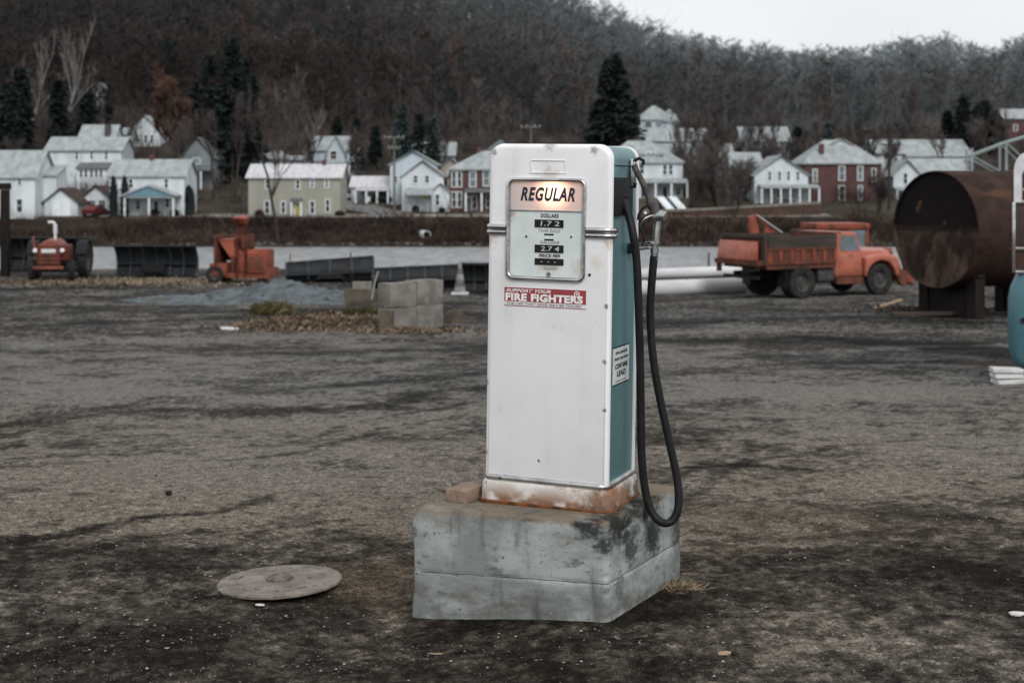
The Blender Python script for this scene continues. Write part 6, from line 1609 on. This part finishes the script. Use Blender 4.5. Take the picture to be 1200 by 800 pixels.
def stake(px, base, top, r_, m, label, lean=0.0, name='stake', D=None):
    g = yard_pt(px, base) if D is None else at(px, base, D); h_ = (base - top) / (F / g.y)
    o = MB().tube([(0, 0, -.2), (lean * .5, 0, h_ * .5), (lean, 0, h_)], [r_, r_ * .9, r_ * .8], 7).build(name, m)
    o.location = g; return tag(o, label, 'stake')
stake(830.5, 322, 296, .05, POLE, 'short grey stake at the bank edge above the pale pipes', D=52)
stake(411.5, 366, 317, .022, WOOD_D, 'thin dark iron stake in front of the concrete blocks')
stake(436, 340, 318, .022, STEEL, 'thin pale rod leaning beside the loose top block', .14, D=30.6)
stake(411, 306, 295, .03, WOOD_D, 'thin black stake sticking up behind the rising black blade', D=58)
stake(340, 318, 297, .03, PINKT, 'thin reddish stake right of the orange chipper', D=57)
# T-shaped black post at the left edge
g = yard_pt(6, 324); s_ = F / g.y
tp = thing('timber_post', 'thick black timber post with a short cross beam at the left edge', 'post', (g.x, g.y, g.z))
MB().b2(-.15, .15, -.15, .15, -.3, (324 - 222.5) / s_).build('post', WOOD_D, tp, bevel=.02)
MB().b2(-1.2, .2, -.16, .16, (324 - 222.3) / s_, (324 - 214.5) / s_).build('cross_beam', WOOD_D, tp, bevel=.02)
MB().b2(-.19, .16, -.19, .19, (324 - 285) / s_, (324 - 268) / s_).build('strap', WOOD_D, tp)

# ---------------- traffic cone
g = yard_pt(539, 344.5); s_ = F / g.y
cn = thing('traffic_cone', 'dirty white and grey striped traffic cone between two black blades', 'traffic cone', (g.x, g.y, g.z))
H_ = 38 / s_
MB().b2(-.28, .28, -.28, .28, 0, .05).build('base', PIPE, cn, bevel=.015)
CW2 = mat('cone_white', (.26, .26, .255), (.17, .17, .165), .7, scale=6); CG2 = mat('cone_grey', (.13, .125, .125), (.09, .085, .085), .7, scale=6)
for k in range(5):
    t0, t1 = k / 5, (k + 1) / 5; r0, r1 = .2 - .165 * t0, .2 - .165 * t1
    MB().lathe([(r0, .052 + (H_ - .05) * t0), (r1, .05 + (H_ - .05) * t1)] + ([(0, H_)] if k == 4 else []), 18).build('cone_band', CW2 if k % 2 == 0 else CG2, cn)

# ---------------- concrete blocks, gravel heap, dead grass
def block(corner, dirv, L, depth, z0, h_, label, m=CONC, seed=0):
    bm = bmesh.new(); bmesh.ops.create_cube(bm, size=1.0)
    bmesh.ops.bevel(bm, geom=bm.edges[:], offset=.014, segments=2, affect='EDGES')
    bmesh.ops.subdivide_edges(bm, edges=bm.edges[:], cuts=3, use_grid_fill=True)
    dv = Vector(dirv).normalized(); nv = Vector((-dv.y, dv.x, 0))
    for v in bm.verts:
        q = v.co.copy(); n_ = mn.noise(q * 2.5 + Vector((seed, 0, 0))) * .02
        v.co = (Vector((q.x * L, q.y * depth, q.z * h_ + h_ / 2)) + q.normalized() * n_)
    me = bpy.data.meshes.new('concrete_block'); bm.to_mesh(me); bm.free(); me.materials.append(m); me.shade_smooth(); me.set_sharp_from_angle(angle=R(40))
    o = bpy.data.objects.new('concrete_block', me); COL.objects.link(o)
    c = Vector(corner) + dv * L / 2 + nv * depth / 2; o.location = (c.x, c.y, z0); o.rotation_euler = (0, 0, math.atan2(dv.y, dv.x))
    return tag(o, label, 'concrete block', 'precast blocks of the low wall')
c0 = yard_pt(457, 387); s_ = F / c0.y
c1 = yard_pt(521, 383)
dv = Vector((c1.x - c0.x, .75, 0)); ln = dv.length; zb = c0.z - .05
hb = .455
for lay in range(2):
    for k in range(2):
        cc = Vector((c0.x, c0.y, 0)) + dv.normalized() * (k * (ln / 2 + .006)) + Vector((0, .012 * lay, 0))
        block(cc, dv, ln / 2, .42, zb + lay * (hb + .008) + .03 * k, hb, f"{'upper' if lay else 'lower'} {'right' if k else 'left'} block of the pale wall face turned to the camera", seed=lay * 2 + k)
cl = yard_pt(403, 372)
dl = Vector((1, -.25, 0)); c_ = Vector((cl.x, cl.y, 0)); Ll = (444 - 403) / (F / cl.y)
block(c_, dl, Ll, .45, cl.z - .12, .38, 'lower stained brown block left of the pale wall', CONC_D, 7)
block(c_ + Vector((.01, .01, 0)), dl, Ll, .45, cl.z + .268, .36, 'upper stained brown block left of the pale wall', CONC_D, 8)
block(c_ + Vector((.19, .05, 0)), Vector((1, .1, 0)), .44, .34, cl.z + .634, .16, 'small loose pale block lying on top of the brown ones', CONC, 9)
block(Vector((c0.x - .18, c0.y - .02, 0)), Vector((1, -.2, 0)), .24, .4, zb, .42, 'low broken block at the foot of the pale wall corner', CONC_D, 10)

def mound(name, label, px, row, rx, ry, h_, m, seed, cat):
    g = yard_pt(px, row); n_ = 120
    def hz_(x, y):
        A = (x - g.x) / rx; B = (y - g.y) / ry
        prof = np.clip(1 - np.sqrt(A ** 2 + B ** 2), 0, 1)
        return h_ * (prof ** 1.1 * (.35 + 1.3 * fbm(x * 1.5, y * 1.5, 5, seed)) + .35 * np.minimum(prof * 4, 1) * (fbm(x * 6, y * 6, 3, seed) - .5))
    HEAPS.append(hz_)
    t = np.linspace(-1, 1, n_); A, B = np.meshgrid(t, t, indexing='ij')
    x = g.x + A * rx; y = g.y + B * ry
    z = yard_z(x, y) - .03 + hz_(x, y)
    o = np_obj(name, np.stack([x, y, z], -1).reshape(-1, 3), grid_faces(n_, n_), m, None, True)
    return tag(o, label, cat)
BLUEG = mat('blue_grey_crushed_stone', (.12, .138, .148), (.065, .075, .081), .9, scale=2.5, spots=[((.035, .037, .038), 3.5, .54, .66), ((.21, .23, .235), 22, .58, .7), ((.085, .068, .05), 1.2, .56, .7)], bump=.8, bscale=30, rnd=False)
EARTH = mat('brown_earth_heap', (.075, .06, .047), (.036, .03, .026), .95, scale=3, bump=.8, bscale=20, rnd=False)
mound('gravel_heap', 'low heap of blue grey crushed stone left of the concrete blocks', 330, 353, 4.0, 2.8, .62, BLUEG, 3, 'gravel heap')
mound('gravel_heap', 'flat spread of blue grey stone at the left of the larger heap', 225, 352, 2.6, 2.0, .22, BLUEG, 4, 'gravel heap')
mound('earth_heap', 'brown earth heap with dead leaves before the concrete blocks', 385, 382, 2.4, 1.5, .24, EARTH, 5, 'earth heap')
mound('rubble_heap', 'small dark rubble heap right of the pale block wall', 533, 377, .55, .5, .34, EARTH, 6, 'rubble heap')
GR = mat_attr('dead_growth', .95, spec=.0)
gcols = np.array([(.17, .115, .078), (.20, .145, .10), (.12, .085, .06), (.25, .19, .14), (.07, .054, .043), (.15, .12, .085)])
a = yard_pt(365, 387); b_ = yard_pt(480, 391); c = yard_pt(300, 375)
V = []
def patch_grass(n, px, row, rx, ry, hl, seed, lay=.5, cols=gcols, wd=.012, lift=.0):
    g = yard_pt(px, row); return blades('dead_grass', n, g.x, g.y, rx, ry, hl, GR, seed, lay=lay, wd=wd, cols=cols)
tag(patch_grass(4600, 365, 383, 1.9, 1.5, .12, 31, .3), 'dead brown grass and leaves around the earth heap', kind='stuff')
tag(patch_grass(1300, 478, 388, 1.3, .5, .11, 32), 'dead brown grass along the foot of the pale wall', kind='stuff')
og = np.array([(.085, .08, .04), (.07, .068, .036), (.11, .09, .05)])
tag(patch_grass(700, 318, 369, .5, .35, .35, 33, .9, og), 'olive weeds on the left of the earth heap', kind='stuff')
tag(patch_grass(700, 425, 375, .8, .35, .3, 34, .9, og * .7), 'dark weeds before the brown blocks', kind='stuff')
sg_ = np.array([(.24, .19, .135), (.18, .14, .10), (.30, .24, .17), (.11, .088, .066)])
tag(patch_grass(5200, 185, 330, 6.4, 2.6, .13, 35, .4, sg_, .02), 'flattened dry grass strip in front of the plough blades', kind='stuff')
tag(patch_grass(1600, 40, 332, 2.8, 2.0, .13, 36, .4, sg_ * .7, .02), 'dry grass around the tractor wheels', kind='stuff')
tag(patch_grass(1200, 1100, 366, 1.5, .8, .25, 37, .4, np.array([(.06, .045, .035), (.09, .065, .05), (.045, .035, .03)]), .012), 'dry weeds and twigs under the rusty tank', kind='stuff')
# ------------------------------------------------------------------ daylight, camera
SUN_EL, SUN_AZ = 40.0, -20.0                     # soft overcast light from behind the camera, slightly left
w = bpy.data.worlds.new('World'); scene.world = w; w.use_nodes = True
nt = w.node_tree; bg = nt.nodes['Background']
sk = nd(nt, 'ShaderNodeTexSky', sky_type='NISHITA')
sk.sun_disc = False; sk.sun_elevation = R(SUN_EL); sk.sun_rotation = R(180 + SUN_AZ)
sk.air_density = 1.6; sk.dust_density = 6.0; sk.ozone_density = 1.0
hs = nd(nt, 'ShaderNodeHueSaturation'); hs.inputs['Saturation'].default_value = .16; hs.inputs['Value'].default_value = 1.0
nt.links.new(sk.outputs[0], hs.inputs['Color'])
tc = nd(nt, 'ShaderNodeTexCoord')
cl = noise(nt, tc.outputs['Generated'], 2.6, 5, .55)
veil = mixc(nt, 0.78, hs.outputs[0], (9.6, 9.85, 10.05))             # cloud deck
cv = mixc(nt, ramp(nt, cl, .25, .75), veil, (10.1, 10.2, 10.5)); 
fin = mixc(nt, .5, veil, cv)
nt.links.new(fin, bg.inputs['Color'])
bg.inputs['Strength'].default_value = .102
sun = bpy.data.lights.new('sun', 'SUN'); sun.energy = 1.9; sun.angle = R(24); sun.color = (1.0, .985, .96)
so = bpy.data.objects.new('sun', sun); COL.objects.link(so)
az, el = R(180 + SUN_AZ), R(SUN_EL)
dirv = Vector((math.sin(az) * math.cos(el), math.cos(az) * math.cos(el), math.sin(el)))    # towards the sun
so.rotation_euler = dirv.to_track_quat('Z', 'Y').to_euler(); so.location = dirv * 60

cam = bpy.data.cameras.new('camera'); co = bpy.data.objects.new('camera', cam); COL.objects.link(co)
co.location = (0, 0, CAMZ); co.rotation_euler = (R(90), 0, 0)
cam.lens = 50.0; cam.sensor_width = 36.0; cam.shift_y = -(400 - HZ) / 1200
cam.clip_end = 3000; cam.clip_start = .1
cam.dof.use_dof = True; cam.dof.focus_distance = 6.0; cam.dof.aperture_fstop = 3.8
scene.camera = co
scene.view_settings.view_transform = 'Standard'; scene.view_settings.look = 'None'
scene.view_settings.exposure = 0; scene.view_settings.gamma = 1
scene.render.resolution_x, scene.render.resolution_y = 1024, 682
